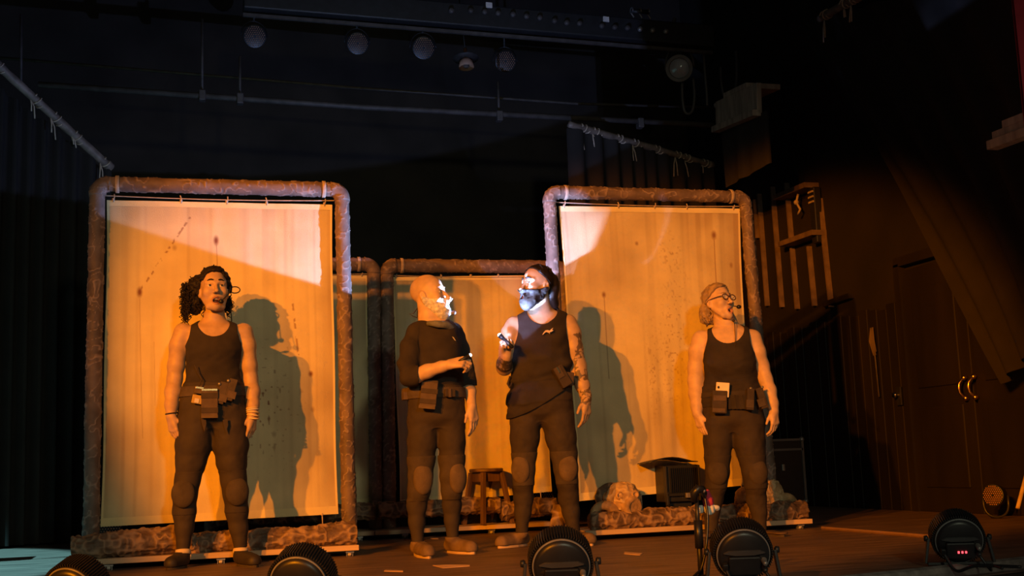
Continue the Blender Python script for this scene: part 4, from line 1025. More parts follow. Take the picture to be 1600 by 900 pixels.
class Person:
    def __init__(P, name, label, foot, h=.0045, ybox=(-.42, .30), xbox=(-.42, .42), zmax=1.85):
        P.O = at(*foot, z=0.0); d = P.O - CAM; d[2] = 0; P.D = np.linalg.norm(d); P.ey = d / P.D
        P.ex = np.array((P.ey[1], -P.ey[0], 0)); P.ez = np.array((0, 0, 1.0)); P.s = P.D / FPX
        P.root = thing(name, label, 'person', P.O); P.root.rotation_euler = (0, 0, math.atan2(P.ex[1], P.ex[0]))
        P.vol = Vol((xbox[0], ybox[0], -.01), (xbox[1], ybox[1], zmax), h)
        P.F = {}
    def L(P, x, y, dy=0.0):
        """photo pixel -> local point on the upright plane dy behind the body axis"""
        d = FW + RT * (x - 800) / FPX - UP * (y - 450) / FPX
        t = (P.D + dy) / (d @ P.ey); p = CAM + d * t - P.O
        return np.array((p @ P.ex, p @ P.ey, p[2]))
    def f(P, k):
        if k not in P.F: P.F[k] = P.vol.new()
        return P.F[k]
    def torso(P, key, rows, yaw=0, pw=2.3, k=.03):
        """rows: (photo y, left x, right x, half depth m, dy) from top to bottom"""
        rows = rows[::-1]; Z = []; X = []; Y = []; A = []; B = []
        for (y, xl, xr, dep, dy) in rows:
            a, b = P.L(xl, y, dy), P.L(xr, y, dy); c = (a + b) / 2; Z.append(c[2]); X.append(c[0]); Y.append(dy); A.append((b[0] - a[0]) / 2); B.append(dep)
        loft(P.vol, P.f(key), Z, X, Y, A, B, 0, k, pw=pw)
    def limb(P, key, pts, k=.02):
        """pts: (x, y, dy, half width px)"""
        Q = [P.L(x, y, dy) for (x, y, dy, w) in pts]; R = [w * P.s for (*_, w) in pts]
        F = P.f(key)
        for i in range(len(Q) - 1): cone(P.vol, F, Q[i], Q[i + 1], R[i], R[i + 1], k)
        return Q
    def hand(P, key, wrist, d, n, t, size=1.0, curl=((.3, .4, .3),) * 4, thumb=(.6, .55, .45), wr=.026):
        """d along the fingers, n towards the palm side, t towards the thumb"""
        v = P.vol; F = P.f(key); d = np.array(d, float); d /= np.linalg.norm(d); n = np.array(n, float); n -= d * (n @ d); n /= np.linalg.norm(n)
        tt = np.cross(d, n); tt = tt if tt @ np.array(t) > 0 else -tt
        off = (.030, .010, -.011, -.030); ln = (.044, .049, .045, .035); pal = (.088, .092, .088, .080)
        K = []
        for i in range(4):
            k = wrist + d * pal[i] * size + tt * off[i] * size
            cone(v, F, wrist + tt * off[i] * .5 * size + d * .008, k, wr * .62, .0115 * size, .016); K.append(k)
        cone(v, F, wrist + tt * .012 * size + d * .02, wrist + d * .06 * size + tt * .02 * size, .016 * size, .014 * size, .014)
        FF = v.new()
        for i in range(4):
            p = K[i]; a = 0; r0 = .0098 * size if i < 3 else .0085 * size; ll = ln[i] * size; G = v.new()
            for j, (sc, rr) in enumerate(((1.0, .95), (.62, .86), (.5, .76))):
                a += curl[i][j]; q = p + (d * cos(a) + n * sin(a)) * ll * sc
                cone(v, G, p, q, r0 * (1 if j == 0 else (.95, .95, .86)[j]), r0 * rr, .003, m=.03); p = q
            np.minimum(FF, G, out=FF)
        m = FF < .05; F[m] = smin(F[m], FF[m], .006)
        b = wrist + d * .022 * size + tt * .024 * size + n * .006
        u = d * thumb[0] + tt * thumb[1] + n * thumb[2]; u /= np.linalg.norm(u); e = b + u * .042 * size
        u2 = d * .9 + tt * thumb[1] * .3 + n * (thumb[2] + .15); u2 /= np.linalg.norm(u2); g = e + u2 * .036 * size
        G = v.new(); cone(v, G, b, e, .0145 * size, .011 * size, .004, m=.03); cone(v, G, e, g, .011 * size, .0085 * size, .004, m=.03)
        m = G < .05; F[m] = smin(F[m], G[m], .009)
        P.nails = getattr(P, 'nails', []); return K, tt, n, d
    # -------- head
    def head(P, key, c, fwd_yaw, pitch, roll=0.0, s=1.0, openm=.0, wide=1.0, jaw=1.0, nose=1.0):
        v = P.vol; F = P.f(key); c = np.array(c)
        f = np.array((sin(fwd_yaw) * cos(pitch), -cos(fwd_yaw) * cos(pitch), sin(pitch))); r0 = np.array((cos(fwd_yaw), sin(fwd_yaw), 0)); u = np.cross(r0, f)
        u = u if u[2] > 0 else -u; r = r0 * cos(roll) - u * sin(roll); u = u * cos(roll) + r0 * sin(roll)
        P.hR = np.stack([r, f, u], 1); P.hc = c; P.hs = s
        W = lambda q: c + P.hR @ (np.array(q, float) * s)
        P.W = W; H = v.new(); E = lambda q, rr, k=.02, op=put: ellip(v, H, W(q), np.array(rr) * s, k * s, P.hR, m=.03, op=op)
        def C(a, b, ra, rb, k=.015): cone(v, H, W(a), W(b), ra * s, rb * s, k * s, m=.03)
        E((0, -.010, .032), (.074 * wide, .096, .085)); E((0, .028, -.028), (.059 * wide, .056, .082), .03)
        jd = openm * .8
        for sx in (-1, 1):
            C((sx * .050 * wide, .002, -.045), (sx * .032 * jaw, .055, -.092 - jd), .020, .015, .03); C((sx * .032 * jaw, .055, -.092 - jd), (0, .070, -.099 - jd), .015, .017, .02)
            C((sx * .047, .064, .022), (sx * .013, .083, .017), .009, .009, .014)
            E((sx * .043 * wide, .058, -.030), (.022, .024, .022), .03)
        for sx in (-1, 1): E((sx * .031, .095, .002), (.018, .016, .0115), .012, cut)
        for sx in (-1, 1):
            C((sx * .044, .074, .0115), (sx * .019, .082, .0105), .0045, .0045, .004); C((sx * .043, .073, -.0085), (sx * .02, .080, -.0085), .004, .004, .004)
        C((0, .084, .012), (0, .100 + .010 * nose, -.034), .0075, .0105, .012); E((0, .101 + .012 * nose, -.038), (.0115, .011, .0095), .008)
        for sx in (-1, 1): E((sx * .0125, .094 + .004 * nose, -.041), (.0085, .010, .0075), .007)
        for sx in (-1, 1): E((sx * .0065, .103 + .006 * nose, -.0475), (.0038, .006, .004), .003, cut)
        zl = -.070; zo = openm
        E((0, .074, zl - .008 - zo / 2), (.030, .022, .020 + zo / 2), .02)
        for sx in (-1, 1):
            C((sx * .023, .083, zl - .003 - zo * .4), (sx * .004, .0945, zl + .001), .0045, .0065, .006)
            C((sx * .023, .083, zl - .005 - zo * .5), (0, .0925, zl - .011 - zo), .0045, .007, .006)
        if zo > .002: E((0, .094, zl - .005 - zo / 2), (.0185, .032, .0025 + zo * .52), .004, cut)
        else: E((0, .099, zl - .005), (.022, .010, .0012), .003, cut)
        for sx in (-1, 1):
            R = P.hR @ np.array([[1, 0, 0], [0, cos(.2), -sin(.2)], [0, sin(.2), cos(.2)]])
            ellip(v, H, W((sx * .077 * wide, -.012, -.014)), np.array((.010, .019, .031)) * s, .010, R, m=.03)
            ellip(v, H, W((sx * .0855 * wide, -.008, -.010)), np.array((.006, .011, .019)) * s, .004, R, m=.02, op=cut)
        P.H = H; m = H < .06; F[m] = smin(F[m], H[m], .02)
        return W
    def loc(P, V): return ((V - P.hc) @ P.hR) / P.hs
    def add(P, name, F, m, parent=None, attrs=None, label=None):
        V, Q = nets(P.vol, F)
        o = link_mesh(name, V, Q, m, parent or P.root, True, attrs(V) if callable(attrs) else attrs)
        if label: o['label'] = label
        return o
    def mesh(P, name, mb, m, parent=None, smooth=True, label=None, angle=None):
        return obj(name, mb, m, parent or P.root, smooth, local=True, label=label, angle=angle)
    def face_parts(P, brow_m, openm, body, teeth=True, brow_r=.0035, brow_lift=0.0, look=(0, 0)):
        W, s = P.W, P.hs
        for sx in (-1, 1):
            c = W((sx * .031, .0715, .0015)); mb = MB().ball((0, 0, 0), .0125 * s, 20, 14); V = np.concatenate(mb.v)
            q = V / (.0125 * s); g = P.hR @ np.array((look[0], 1, look[1] - .02)); g /= np.linalg.norm(g); dt = q @ g
            o = link_mesh('eye', V + c, mb.f, CL['eye_white'], P.root, True, {'iris': np.clip((dt - .80) / .06, 0, 1)})
            mb = MB().tube([W((sx * (.014 + .010 * k), .0915 - .0012 * k * k - .0022 * k, .0245 + brow_lift + (.0055, .009, .009, .0045)[k])) for k in range(4)], np.array([1, 1.3, 1.1, .6]) * brow_r * s, 8)
            P.mesh('eyebrow', mb, brow_m)
        if openm > .003:
            zo = openm; P.mesh('mouth', MB().ball(W((0, .070, -.075 - zo / 2)), (.019 * s, .010 * s, (.004 + zo * .5) * s), 14, 9, P.hR), CL['mouth'])
            if teeth: P.mesh('teeth', MB().tube([W((.015 * cos(a), .068 + .015 * sin(a), -.0745)) for a in np.linspace(.25, pi - .25, 9)], .0034 * s, 8), CL['teeth'])
    def skin_attrs(P, V, ink=None, dark=None, lip=1.0, openm=0.0):
        q = P.loc(V); z0 = -.0755 - openm / 2; e = np.sqrt((q[:, 0] / .026) ** 2 + ((q[:, 2] - z0) / (.0115 + openm * .62)) ** 2 + (np.maximum(.083 - q[:, 1], 0) / .012) ** 2)
        tint = np.clip(1.25 - e, 0, 1) ** .5 * (e < 1.05) * lip * (q[:, 1] > .078)
        z = np.zeros(len(V)); return {'tint': tint, 'ink': z if ink is None else ink, 'dark': z if dark is None else dark}

def unit(v): v = np.array(v, float); return v / np.linalg.norm(v)

def shoe(P, heel, toe, m, w=.042, hgt=.085, ankle=None, boot=.0):
    """shoe from heel to toe (local floor points), upper and sole"""
    heel = np.array(heel, float); toe = np.array(toe, float); heel[2] = 0; toe[2] = 0; d = unit(toe - heel); L = np.linalg.norm(toe - heel); sd = np.array((-d[1], d[0], 0))
    F = P.vol.new(); v = P.vol
    a = heel + d * .035; b = toe - d * .035
    cone(v, F, a + (0, 0, .045), b + (0, 0, .032), w * .92, w * .78, .02); cone(v, F, heel + d * L * .45 + (0, 0, .04), b + (0, 0, .034), w, w * .88, .03)
    if ankle is not None: cone(v, F, a + d * .02 + (0, 0, .05), ankle, w * .95, w * .95 if not boot else boot, .03)
    Z = v.ax[2][None, None, :]; F = np.maximum(F, .016 - Z)
    if ankle is not None: F = np.maximum(F, Z - float(ankle[2]))
    o = P.add('shoe', F, m)
    n = 28; t = np.linspace(0, 2 * pi, n, endpoint=False); c = (heel + toe) / 2
    pr = [(cos(q) * (L / 2 + .001), sin(q) * w * (1.06 - .10 * (cos(q) < 0)) * (1 - .12 * cos(q) ** 2)) for q in t]
    P.mesh('sole', MB().prism(pr, c + np.array((0, 0, .007)), d, sd, .014), MT['sole'] if m is CL['shoe_tan'] else CL['pad'], o, False)
    return o

def knee_pads(P, legF, spots, m, band=.10, off=.008, padr=(.062, .04, .075), m2=None):
    """spots: local knee points, with pad pointing to -y turned by yaw"""
    Z = P.vol.ax[2][None, None, :]; X = P.vol.ax[0][:, None, None]
    for (k, yaw, side) in spots:
        F = np.maximum(legF - off, np.maximum(k[2] - band - Z, Z - k[2] - band))
        F = np.maximum(F, np.abs(X - k[0]) - .10)
        R = np.array([[cos(yaw), -sin(yaw), 0], [sin(yaw), cos(yaw), 0], [0, 0, 1.0]])
        o = P.add('knee_pad', F, m)
        G = P.vol.new(); ellip(P.vol, G, k + R @ np.array((0, -.060, 0)), padr, 0, R)
        G = np.maximum(G, -(legF - off - .002)) if False else G
        P.add('cushion', G, m2 or m, o)

def headset(P, side, tip, loop=True, col=None):
    W = P.W; s = side
    pts = [W((s * .080, -.02, .010)), W((s * .086, .0, .026)), W((s * .083, .02, .0)), W((s * .070, .055, -.040)), np.array(tip) + .15 * (W((s * .06, .06, -.04)) - np.array(tip)), np.array(tip)]
    P.mesh('headset_boom', MB().tube(pts, .0032, 8), MT['black_plastic'])
    d = unit(np.array(tip) - pts[3]); P.mesh('microphone_foam', MB().ball(np.array(tip), (.0165, .0165, .014), 14, 9), col or MT['black_plastic'])

def tube_px(P, name, pts, r, m, parent=None, label=None):
    return P.mesh(name, MB().tube([P.L(*p) for p in pts], r, 8), m, parent, label=label)

def px_box(P, name, cx, cy, w, h, dy, depth, m, tilt=0.0, yaw=0.0, parent=None, bev=.004, label=None):
    """box whose front is centred on a photo pixel; w, h in photo px; dy of its centre"""
    c = P.L(cx, cy, dy); a = tilt; R = np.array([[cos(yaw), -sin(yaw), 0], [sin(yaw), cos(yaw), 0], [0, 0, 1.0]]) @ np.array([[cos(a), 0, sin(a)], [0, 1, 0], [-sin(a), 0, cos(a)]])
    return P.mesh(name, MB().box(c, (w * P.s, depth, h * P.s), R, bev=min(bev, .3 * min(w, h) * P.s, depth * .3)), m, parent, False, label)

Person.floor = lambda P, x, y: (lambda p: np.array((p @ P.ex, p @ P.ey, 0)))(at(x, y, z=0) - P.O)
def region(P, fn, lo=None, hi=None):
    """field of a head-space plane/shape fn(q) (negative inside), evaluated near the head only"""
    F = np.full(P.vol.n, 1.0, np.float32); sl = P.vol.win(P.hc - .2, P.hc + .2, .0); X, Y, Z = P.vol.pts(sl)
    X, Y, Z = np.broadcast_arrays(X, Y, Z); q = (np.stack([X, Y, Z], -1) - P.hc) @ P.hR / P.hs
    F[sl] = fn(q[..., 0], q[..., 1], q[..., 2]).astype(np.float32) * P.hs
    return F
def compose(P, hand_k=.012):
    B = smin(P.f('T') + .005, P.f('N'), .03); B = smin(B, P.f('A'), .025); B = smin(B, P.f('B'), .025) if 'B' in P.F else B; B = smin(B, P.f('G') + .007, .006); B = smin(B, P.f('H'), .018); return B
def zcut(P, F, ylo, yhi, dy=0, x=800):
    Z = P.vol.ax[2][None, None, :]
    return np.maximum(F, np.maximum(P.L(x, ylo, dy)[2] - Z, Z - P.L(x, yhi, dy)[2]))
def tank(P, rows_lo, x, neck, arms, seed, extra=None, off=.002, wr=.006):
    F = P.f('T') - off
    if extra is not None: F = smin(F, extra, .02)
    near_noise(P.vol, F, wr, 13, seed, stretch=(1, 1, 1.6))
    F = zcut(P, F, rows_lo, 470, x=x)
    for (cx, cy, dy, rx, ry, rz) in [neck] + arms:
        E_ = P.vol.new(); ellip(P.vol, E_, P.L(cx, cy, dy), (rx * P.s, ry, rz * P.s), 0, m=.06); F = np.maximum(F, -E_)
    return P.add('tank_top', F, CL['shirt'])

# ---------------------------------------------------------------- the curly-haired woman
P = W1 = Person('person', 'woman with curly hair, black tank top and belt pouches, standing before the left screen', (330, 885))
P.torso('T', [(499, 318, 351, .045, .02), (505, 305, 363, .065, .02), (512, 290, 377, .085, .015), (528, 290, 377, .10, 0), (548, 292, 376, .115, -.01), (568, 293, 374, .108, 0), (592, 291, 375, .098, 0), (612, 285, 379, .10, 0)])
P.torso('G', [(596, 291, 375, .098, 0), (612, 284, 380, .107, 0), (640, 278, 384, .122, .01), (656, 278, 384, .118, .01), (668, 284, 379, .08, .01)])
P.limb('G', [(305, 665, 0, 27), (302, 695, 0, 25.5), (298, 722, 0, 21), (293, 750, 0, 17), (289, 772, .005, 16.5), (288, 800, .02, 15.5), (288, 825, .02, 12.5), (286, 858, .02, 9)], .025)
P.limb('G', [(358, 665, 0, 27), (361, 695, 0, 25), (362, 722, 0, 21), (365, 750, 0, 17.5), (368, 770, .005, 17), (370, 800, .02, 15.5), (373, 825, .02, 12.5), (376, 856, .02, 9)], .025)
P.limb('N', [(334, 512, .03, 19), (334, 496, .02, 15.5), (335, 476, .02, 15)])
P.limb('A', [(286, 519, .01, 14), (279, 540, .01, 13.2), (275, 572, .02, 12.3), (273, 592, .02, 11), (270, 612, 0, 11.5), (268, 632, -.02, 9.5), (267.5, 650, -.03, 7.6)])
P.limb('A', [(381, 519, .01, 14), (386, 540, .01, 13), (389, 572, .02, 12.2), (391, 592, .02, 11), (394, 612, 0, 11.5), (395, 632, -.02, 9.2), (394, 650, -.03, 7.4)])
P.hand('A', P.L(267.5, 651, -.03), (.16, -.05, -1), (.75, .65, 0), (.45, -.9, -.1), .92, ((.25, .35, .2), (.3, .4, .25), (.3, .45, .3), (.35, .45, .3)))
P.hand('A', P.L(394, 650, -.03), (-.06, -.05, -1), (-.75, .65, 0), (-.45, -.9, -.1), .92, ((.35, .5, .3), (.4, .55, .3), (.45, .55, .3), (.5, .6, .3)), (.7, .5, .3))
P.head('H', P.L(334, 453, -.01), .13, .14, 0, 1.10, .020, .96)
body = P.add('body', compose(P), skin_mat('skin_brown', (.50, .33, .20), (.30, .10, .085), (0, 0, 0)), attrs=lambda V: P.skin_attrs(V, openm=.020))
P.face_parts(CL['hair_black'], .020, body, look=(.1, .15))
pants = P.add('leggings', (lambda F: (near_noise(P.vol, F, .003, 22, 5), zcut(P, F, 858, 598, x=330))[1])(smin(P.f('G'), P.f('T') + .002, .02) - .001), CL['pants'])
tank(P, 606, 334, (334, 499, -.06, 24.5, .14, 28), [(279, 513, 0, 18.5, .2, 33), (389, 513, 0, 18.5, .2, 33)], 3)
knee_pads(P, P.f('G'), [(P.L(289, 771, 0), -.15, -1), (P.L(368, 768, 0), .15, 1)], CL['pants'], .125, .004, (.068, .036, .083), CL['pad'])
for hx, hy, tx, ty, ax_, ay in ((290, 886, 263, 891, 286, 858), (373, 883, 400, 887, 376, 856)):
    shoe(P, P.floor(hx, hy), P.floor(tx, ty), CL['shoe_black'], .042, ankle=P.L(ax_, ay + 4, .01))
for x, y in ((286, 861), (376, 859)):
    P.mesh('sock', MB().tube([P.L(x, y + 5, .01), P.L(x, y - 2, .015)], [.047, .043], 20), mat('pale_sock', (.62, .50, .34), .9))
# curly hair : scalp cap, mass on one side and single ringlets
hp_ = lambda x, y, z: -((z - .074) + (.055 - y) * .95) / 1.38
F = np.maximum(P.H - .011, region(P, hp_))
ellip(P.vol, F, P.L(307, 452, .05), (.050, .065, .07), .03); ellip(P.vol, F, P.L(304, 472, .05), (.047, .05, .07), .03); ellip(P.vol, F, P.L(355, 476, .07), (.014, .03, .035), .02)
ellip(P.vol, F, P.L(334, 447, .09), (.085, .06, .09), .03)
near_noise(P.vol, F, .014, 52, 17)
hair = P.add('hair', F, CL['hair_black'])
mb = MB(); rr = random.Random(4)
for k in range(260):
    big = k < 215
    a = rr.uniform(0, 2 * pi); 
    if big: st = P.L(rr.uniform(290, 321), rr.uniform(430, 474), rr.uniform(-.02, .11)); ln = rr.uniform(.05, .115)
    else: st = P.L(rr.uniform(353, 361), rr.uniform(458, 478), rr.uniform(.02, .09)); ln = rr.uniform(.04, .085)
    if big and k < 110: st = P.L(286 + rr.uniform(-1, 9), rr.uniform(440, 482), rr.uniform(-.01, .09))
    hr = rr.uniform(.004, .009); t_ = np.linspace(0, 1, 34); out = (-.022 if big else .008) * rr.uniform(-.2, 1); fq = rr.uniform(150, 260); sw = rr.uniform(-.012, .012)
    pts = [st + np.array((hr * (.4 + u) * cos(a + u * fq * ln) + out * u * (1 - .4 * u) + sw * sin(u * 4 + a), hr * (.4 + u) * sin(a + u * fq * ln) + sw * cos(u * 3 + a), -ln * u)) for u in t_]
    mb.tube(pts, .0030 * (1 - .35 * t_), 5)
rg = P.mesh('ringlet', mb, CL['hair_black'], hair); rg['kind'] = 'stuff'
headset(P, 1, P.L(345.5, 471, -.155))
tube_px(P, 'headset_cable', [(360, 480, .02), (362, 500, .06), (361, 506, .09)], .003, CL['pouch_dark'])
q = [P.L(367 + 8 * cos(a), 453 + 5 * sin(a), .06) for a in np.linspace(0, 2 * pi, 20, endpoint=False)]
P.mesh('headset_loop', MB().tube(q, .0035, 8, closed=True), CL['pouch'])
# belt and pouches
BF = np.maximum(P.f('T') - .016, -(P.f('T') - .004)); P.add('belt', zcut(P, smin(P.f('T'), P.f('G'), .012) - .007, 620, 604, x=330), CL['belt'])
pk = px_box(P, 'phone_pouch', 327.5, 630, 24, 44, -.145, .026, CL['pouch'], .01)
for y in (618, 641): px_box(P, 'strip', 327.5, y, 24.5, 8, -.160, .004, CL['pouch_dark'], .01, parent=pk, bev=.001)
px_box(P, 'rim', 327.5, 609, 23, 3, -.158, .008, MT['brass'], .01, parent=pk, bev=.001, label='bright rim of a phone')
px_box(P, 'bottom_edge', 327.5, 651, 24, 4, -.160, .006, CL['pad_tan'], .01, parent=pk, bev=.001)
bt = px_box(P, 'transmitter', 311, 610, 13, 10, -.135, .03, CL['pad_tan'], .15); px_box(P, 'transmitter_band', 312, 606, 12, 3, -.152, .01, MT['brass'], .15, parent=bt, bev=.001)
lb = px_box(P, 'yellow_tag', 308, 624, 15, 13, -.138, .012, mat('tag_yellow', (.42, .28, .06), .6), .2); px_box(P, 'label_square', 307.5, 626, 6.5, 6.5, -.146, .004, MT['white'], .2, parent=lb, bev=.0005)
for x, y in ((347, 614), (361, 609)):
    m_ = px_box(P, 'torch_holster', x, y, 12, 33, -.13, .032, CL['belt'], .28); px_box(P, 'holster_flap', x + 1, y + 8, 12.5, 11, -.148, .006, CL['pouch'], .28, parent=m_, bev=.001)
    P.mesh('clip', MB().ball(P.L(x - 4, y - 14, -.145), .011, 10, 6), MT['grey_metal'], m_)
tube_px(P, 'transmitter_antenna', [(311, 604, -.14), (315, 592, -.13), (309, 582, -.125), (304, 570, -.13)], .0032, CL['pouch_dark'])
for x0, y0 in ((318, 662), (352, 664)): P.mesh('strap_end', MB().prism([(-.015, 0), (.012, .005), (.016, -.03), (.004, -.075), (-.008, -.035)], P.L(x0, y0 - 8, -.13), (1, 0, 0), (0, .0, 1), .006), CL['pouch_dark'], None, False)
a_ = P.L(268, 646, -.03); P.mesh('bracelet', MB().tube([a_ + np.array((.033 * cos(t), .033 * sin(t), .004 * cos(t))) for t in np.linspace(0, 2 * pi, 24, endpoint=False)], .004, 8, closed=True), CL['pouch_dark'], label='thin dark bracelet')
gold = mat('pale_beads', (.72, .56, .30), .4, var=.2)
for k in range(5):
    a_ = P.L(394.5 + .3 * k, 637 + 4.0 * k, -.02 - .003 * k); P.mesh('bracelet', MB().tube([a_ + np.array(((.036 - .0008 * k) * cos(t), (.036) * sin(t), .006 * cos(t + k))) for t in np.linspace(0, 2 * pi, 24, endpoint=False)], .0052, 8, closed=True), gold if k != 1 else MT['white'], label='pale beaded bracelet')
W1.F.clear()

# ---------------------------------------------------------------- the bald bearded man
def beard_fn(hem=.0): return lambda x, y, z: np.maximum(np.maximum(z + .040 + .25 * np.maximum(.055 - y, 0) * 0 - .35 * np.maximum(.045 - y, 0), -(y + .012)), -(z + .19))
def beard(P, m, long_=.0, openm=0.0, thick=.009, seed=3):
    F = P.H - thick
    if long_: ellip(P.vol, F, P.W((0, .072, -.115)), np.array((.040, .034, .03 + long_)) * P.hs, .03, P.hR)
    F = np.maximum(F, region(P, beard_fn()))
    L_ = P.vol.new(); ellip(P.vol, L_, P.W((0, .10, -.0765 - openm / 2)), np.array((.022, .04, .0075 + openm * .6)) * P.hs, 0, P.hR, m=.04); F = np.maximum(F, -L_)
    L_ = P.vol.new(); ellip(P.vol, L_, P.W((0, .115, -.035)), np.array((.020, .03, .019)) * P.hs, 0, P.hR, m=.04); F = np.maximum(F, -L_)
    near_noise(P.vol, F, .004, 55, seed)
    return P.add('beard', F, m)

P = M_1 = Person('person', 'bald man with a pale beard in a dark long-sleeved top, seen in profile', (690, 866))
P.torso('T', [(499, 658, 700, .055, .0), (505, 648, 708, .085, 0), (516, 640, 715, .115, 0), (535, 640, 718, .13, -.01), (556, 642, 719, .135, -.01), (578, 643, 720, .13, -.01), (597, 641, 721, .12, 0), (614, 638, 722, .118, 0)])
P.torso('G', [(600, 640, 721, .12, 0), (614, 638, 724, .12, 0), (640, 638, 726, .13, .01), (656, 638, 727, .12, .01), (668, 643, 721, .08, .01)])
P.limb('G', [(662, 662, 0, 23), (660, 690, 0, 22), (658, 718, 0, 19.5), (657, 745, -.01, 17), (655, 765, 0, 15.5), (651, 790, .03, 14), (651, 815, .03, 11), (653, 845, .02, 8.5)], .025)
P.limb('G', [(704, 662, 0, 22), (706, 690, 0, 20), (706, 718, 0, 18.5), (706, 745, -.01, 16.5), (706, 765, 0, 14.5), (706, 790, .03, 13.5), (706, 812, .03, 10.5), (707, 838, .02, 8.5)], .025)
P.limb('N', [(677, 512, .0, 18), (671, 496, -.01, 16.5), (668, 476, -.02, 16)])
P.limb('A', [(649, 522, -.06, 13), (641, 545, -.10, 13), (637, 570, -.14, 12.3), (639, 589, -.17, 11.5), (650, 587, -.19, 11.2), (668, 580, -.22, 10.4), (690, 573, -.26, 8.2), (702, 570, -.28, 7.2)])
P.limb('B', [(708, 520, .09, 13), (718, 545, .12, 12), (726, 572, .12, 11.2), (730, 594, .09, 10.3), (734, 612, .04, 9.5), (737, 634, -.02, 7.2)])
K, tt, n_, d_ = P.hand('A', P.L(701, 569.5, -.28), (.95, -.28, .12), (.25, .75, -.6), (.1, -.3, .9), 1.0, ((.75, 1.0, .5), (.85, 1.05, .5), (.95, 1.05, .5), (1.0, 1.05, .5)), (.85, .35, .35))
P.hand('B', P.L(737, 634, -.02), (.14, .0, -1), (-.7, .7, -.1), (-.75, -.7, 0), 1.0, ((.25, .35, .25), (.3, .45, .25), (.35, .5, .3), (.4, .5, .3)), (.75, .45, .2))
P.head('H', P.L(670, 461, -.01), 1.24, .10, 0, 1.10, .008, .97, nose=1.35)
def attrs(V):
    q = P.loc(V); g = np.clip(((q[:, 2] - .070) + (.052 - q[:, 1]) * .95) / .02, 0, 1) * (np.abs(q[:, 0]) < .095) * (q[:, 2] > -.06) * (q[:, 2] < .098) * (np.abs(q[:, 1]) < .14)
    return P.skin_attrs(V, dark=g * .30, openm=.008)
body = P.add('body', compose(P), skin_mat('skin_light', (.62, .43, .28), (.40, .15, .12), (0, 0, 0)), attrs=attrs)
P.face_parts(CL['hair_grey'], .008, body, look=(.1, .25))
beard(P, CL['hair_grey'], .012, .008)
pants = P.add('leggings', (lambda F: (near_noise(P.vol, F, .003, 22, 6), zcut(P, F, 846, 604, x=690))[1])(smin(P.f('G'), P.f('T') + .002, .02) - .001), CL['pants'])
# long-sleeved top: torso and both arms to the elbows
A_ = P.f('A').copy(); X, Y, Z = P.vol.ax[0][:, None, None], P.vol.ax[1][None, :, None], P.vol.ax[2][None, None, :]
c1 = P.L(651, 585, -.19)[0]; zl_ = P.L(731, 600, .09)[2]; xm = P.L(690, 560, 0)[0]
A_ = np.minimum(np.maximum(A_, X - c1), np.maximum(P.f('B'), zl_ - Z)) - .007
F = smin(P.f('T') - .003, A_, .03); near_noise(P.vol, F, .008, 11, 41, stretch=(1, 1, 1.5)); F = zcut(P, F, 612, 470, x=690)
E_ = P.vol.new(); ellip(P.vol, E_, P.L(681, 492, -.03), (.085, .11, .062), 0, m=.06); F = np.maximum(F, -E_)
P.add('long_sleeved_top', F, CL['shirt'])
cl_ = mat('scarf_grey', (.16, .17, .18), .85, var=.3, vscale=30, bump=.3, bscale=90)
P.mesh('collar_scarf', MB().tube([P.L(668, 505, -.12), P.L(682, 506, -.15), P.L(696, 507, -.13), P.L(706, 513, -.06), P.L(712, 522, -.04)], [.014, .022, .024, .022, .010], 10), cl_, label='loose grey fold of the collar')
P.mesh('chest_mark', MB().prism([(-.012, .012), (-.002, .006), (.012, -.014), (.004, -.010), (-.006, .002)], P.L(709.5, 529, -.125), unit((1, .5, 0)), (0, 0, 1), .004), MT['white'], None, False, label='small pale printed mark')
knee_pads(P, P.f('G'), [(P.L(656, 748, 0), .35, -1), (P.L(706, 746, 0), .65, 1)], CL['pad'], .135, .005, (.062, .040, .098), CL['pad_tan'])
for hx, hy, tx, ty, ax_, ay in ((651, 866, 671, 873, 653, 846), (700, 863, 741, 866, 706, 839)):
    shoe(P, P.floor(hx, hy), P.floor(tx, ty), CL['shoe_tan'], .044, ankle=P.L(ax_, ay, .01))
bl = P.add('belt', zcut(P, smin(P.f('T'), P.f('G'), .012) - .011, 623, 607, x=690), CL['belt'])
pk = px_box(P, 'phone_pouch', 670, 618, 25, 40, -.175, .03, CL['pouch'], .13, -.1)
for dx, y in ((1, 611), (-1.5, 627)): px_box(P, 'strip', 670 + dx, y, 25.5, 7, -.193, .004, CL['pouch_dark'], .13, -.1, parent=pk, bev=.001)
px_box(P, 'flap', 673, 601, 24, 14, -.17, .036, CL['belt'], .13, -.1, parent=pk, bev=.01); px_box(P, 'bottom_edge', 667, 636, 25, 5, -.192, .006, CL['pad_tan'], .13, -.1, parent=pk, bev=.001)
bk = px_box(P, 'belt_buckle', 703, 614, 17, 12, -.14, .02, CL['pouch_dark'], .02, .35)
px_box(P, 'buckle_bar', 703, 614, 4, 13, -.153, .01, CL['pouch'], .02, .35, parent=bk, bev=.001)
px_box(P, 'belt_pocket', 634, 616, 10, 18, -.02, .08, CL['pouch'], 0, .2)
headset(P, 1, P.L(708.5, 489, -.07), col=mat('foam_purple_lit', (.22, .21, .27), .8))  # purplish light falling on the foam is put into its colour
tube_px(P, 'headset_loop', [(652, 482, .01), (646, 490, .04), (640, 490, .04), (645, 494, .04), (653, 497, .04)], .003, CL['pouch_dark'])
tube_px(P, 'headset_cable', [(653, 480, .0), (652, 492, .03), (654, 502, .04)], .003, CL['pouch_dark'])
g0, g1 = P.L(717, 565, -.30), P.L(731, 557, -.315); w0 = np.array(P.O); toW = lambda p: P.O + P.ex * p[0] + P.ey * p[1] + P.ez * p[2]
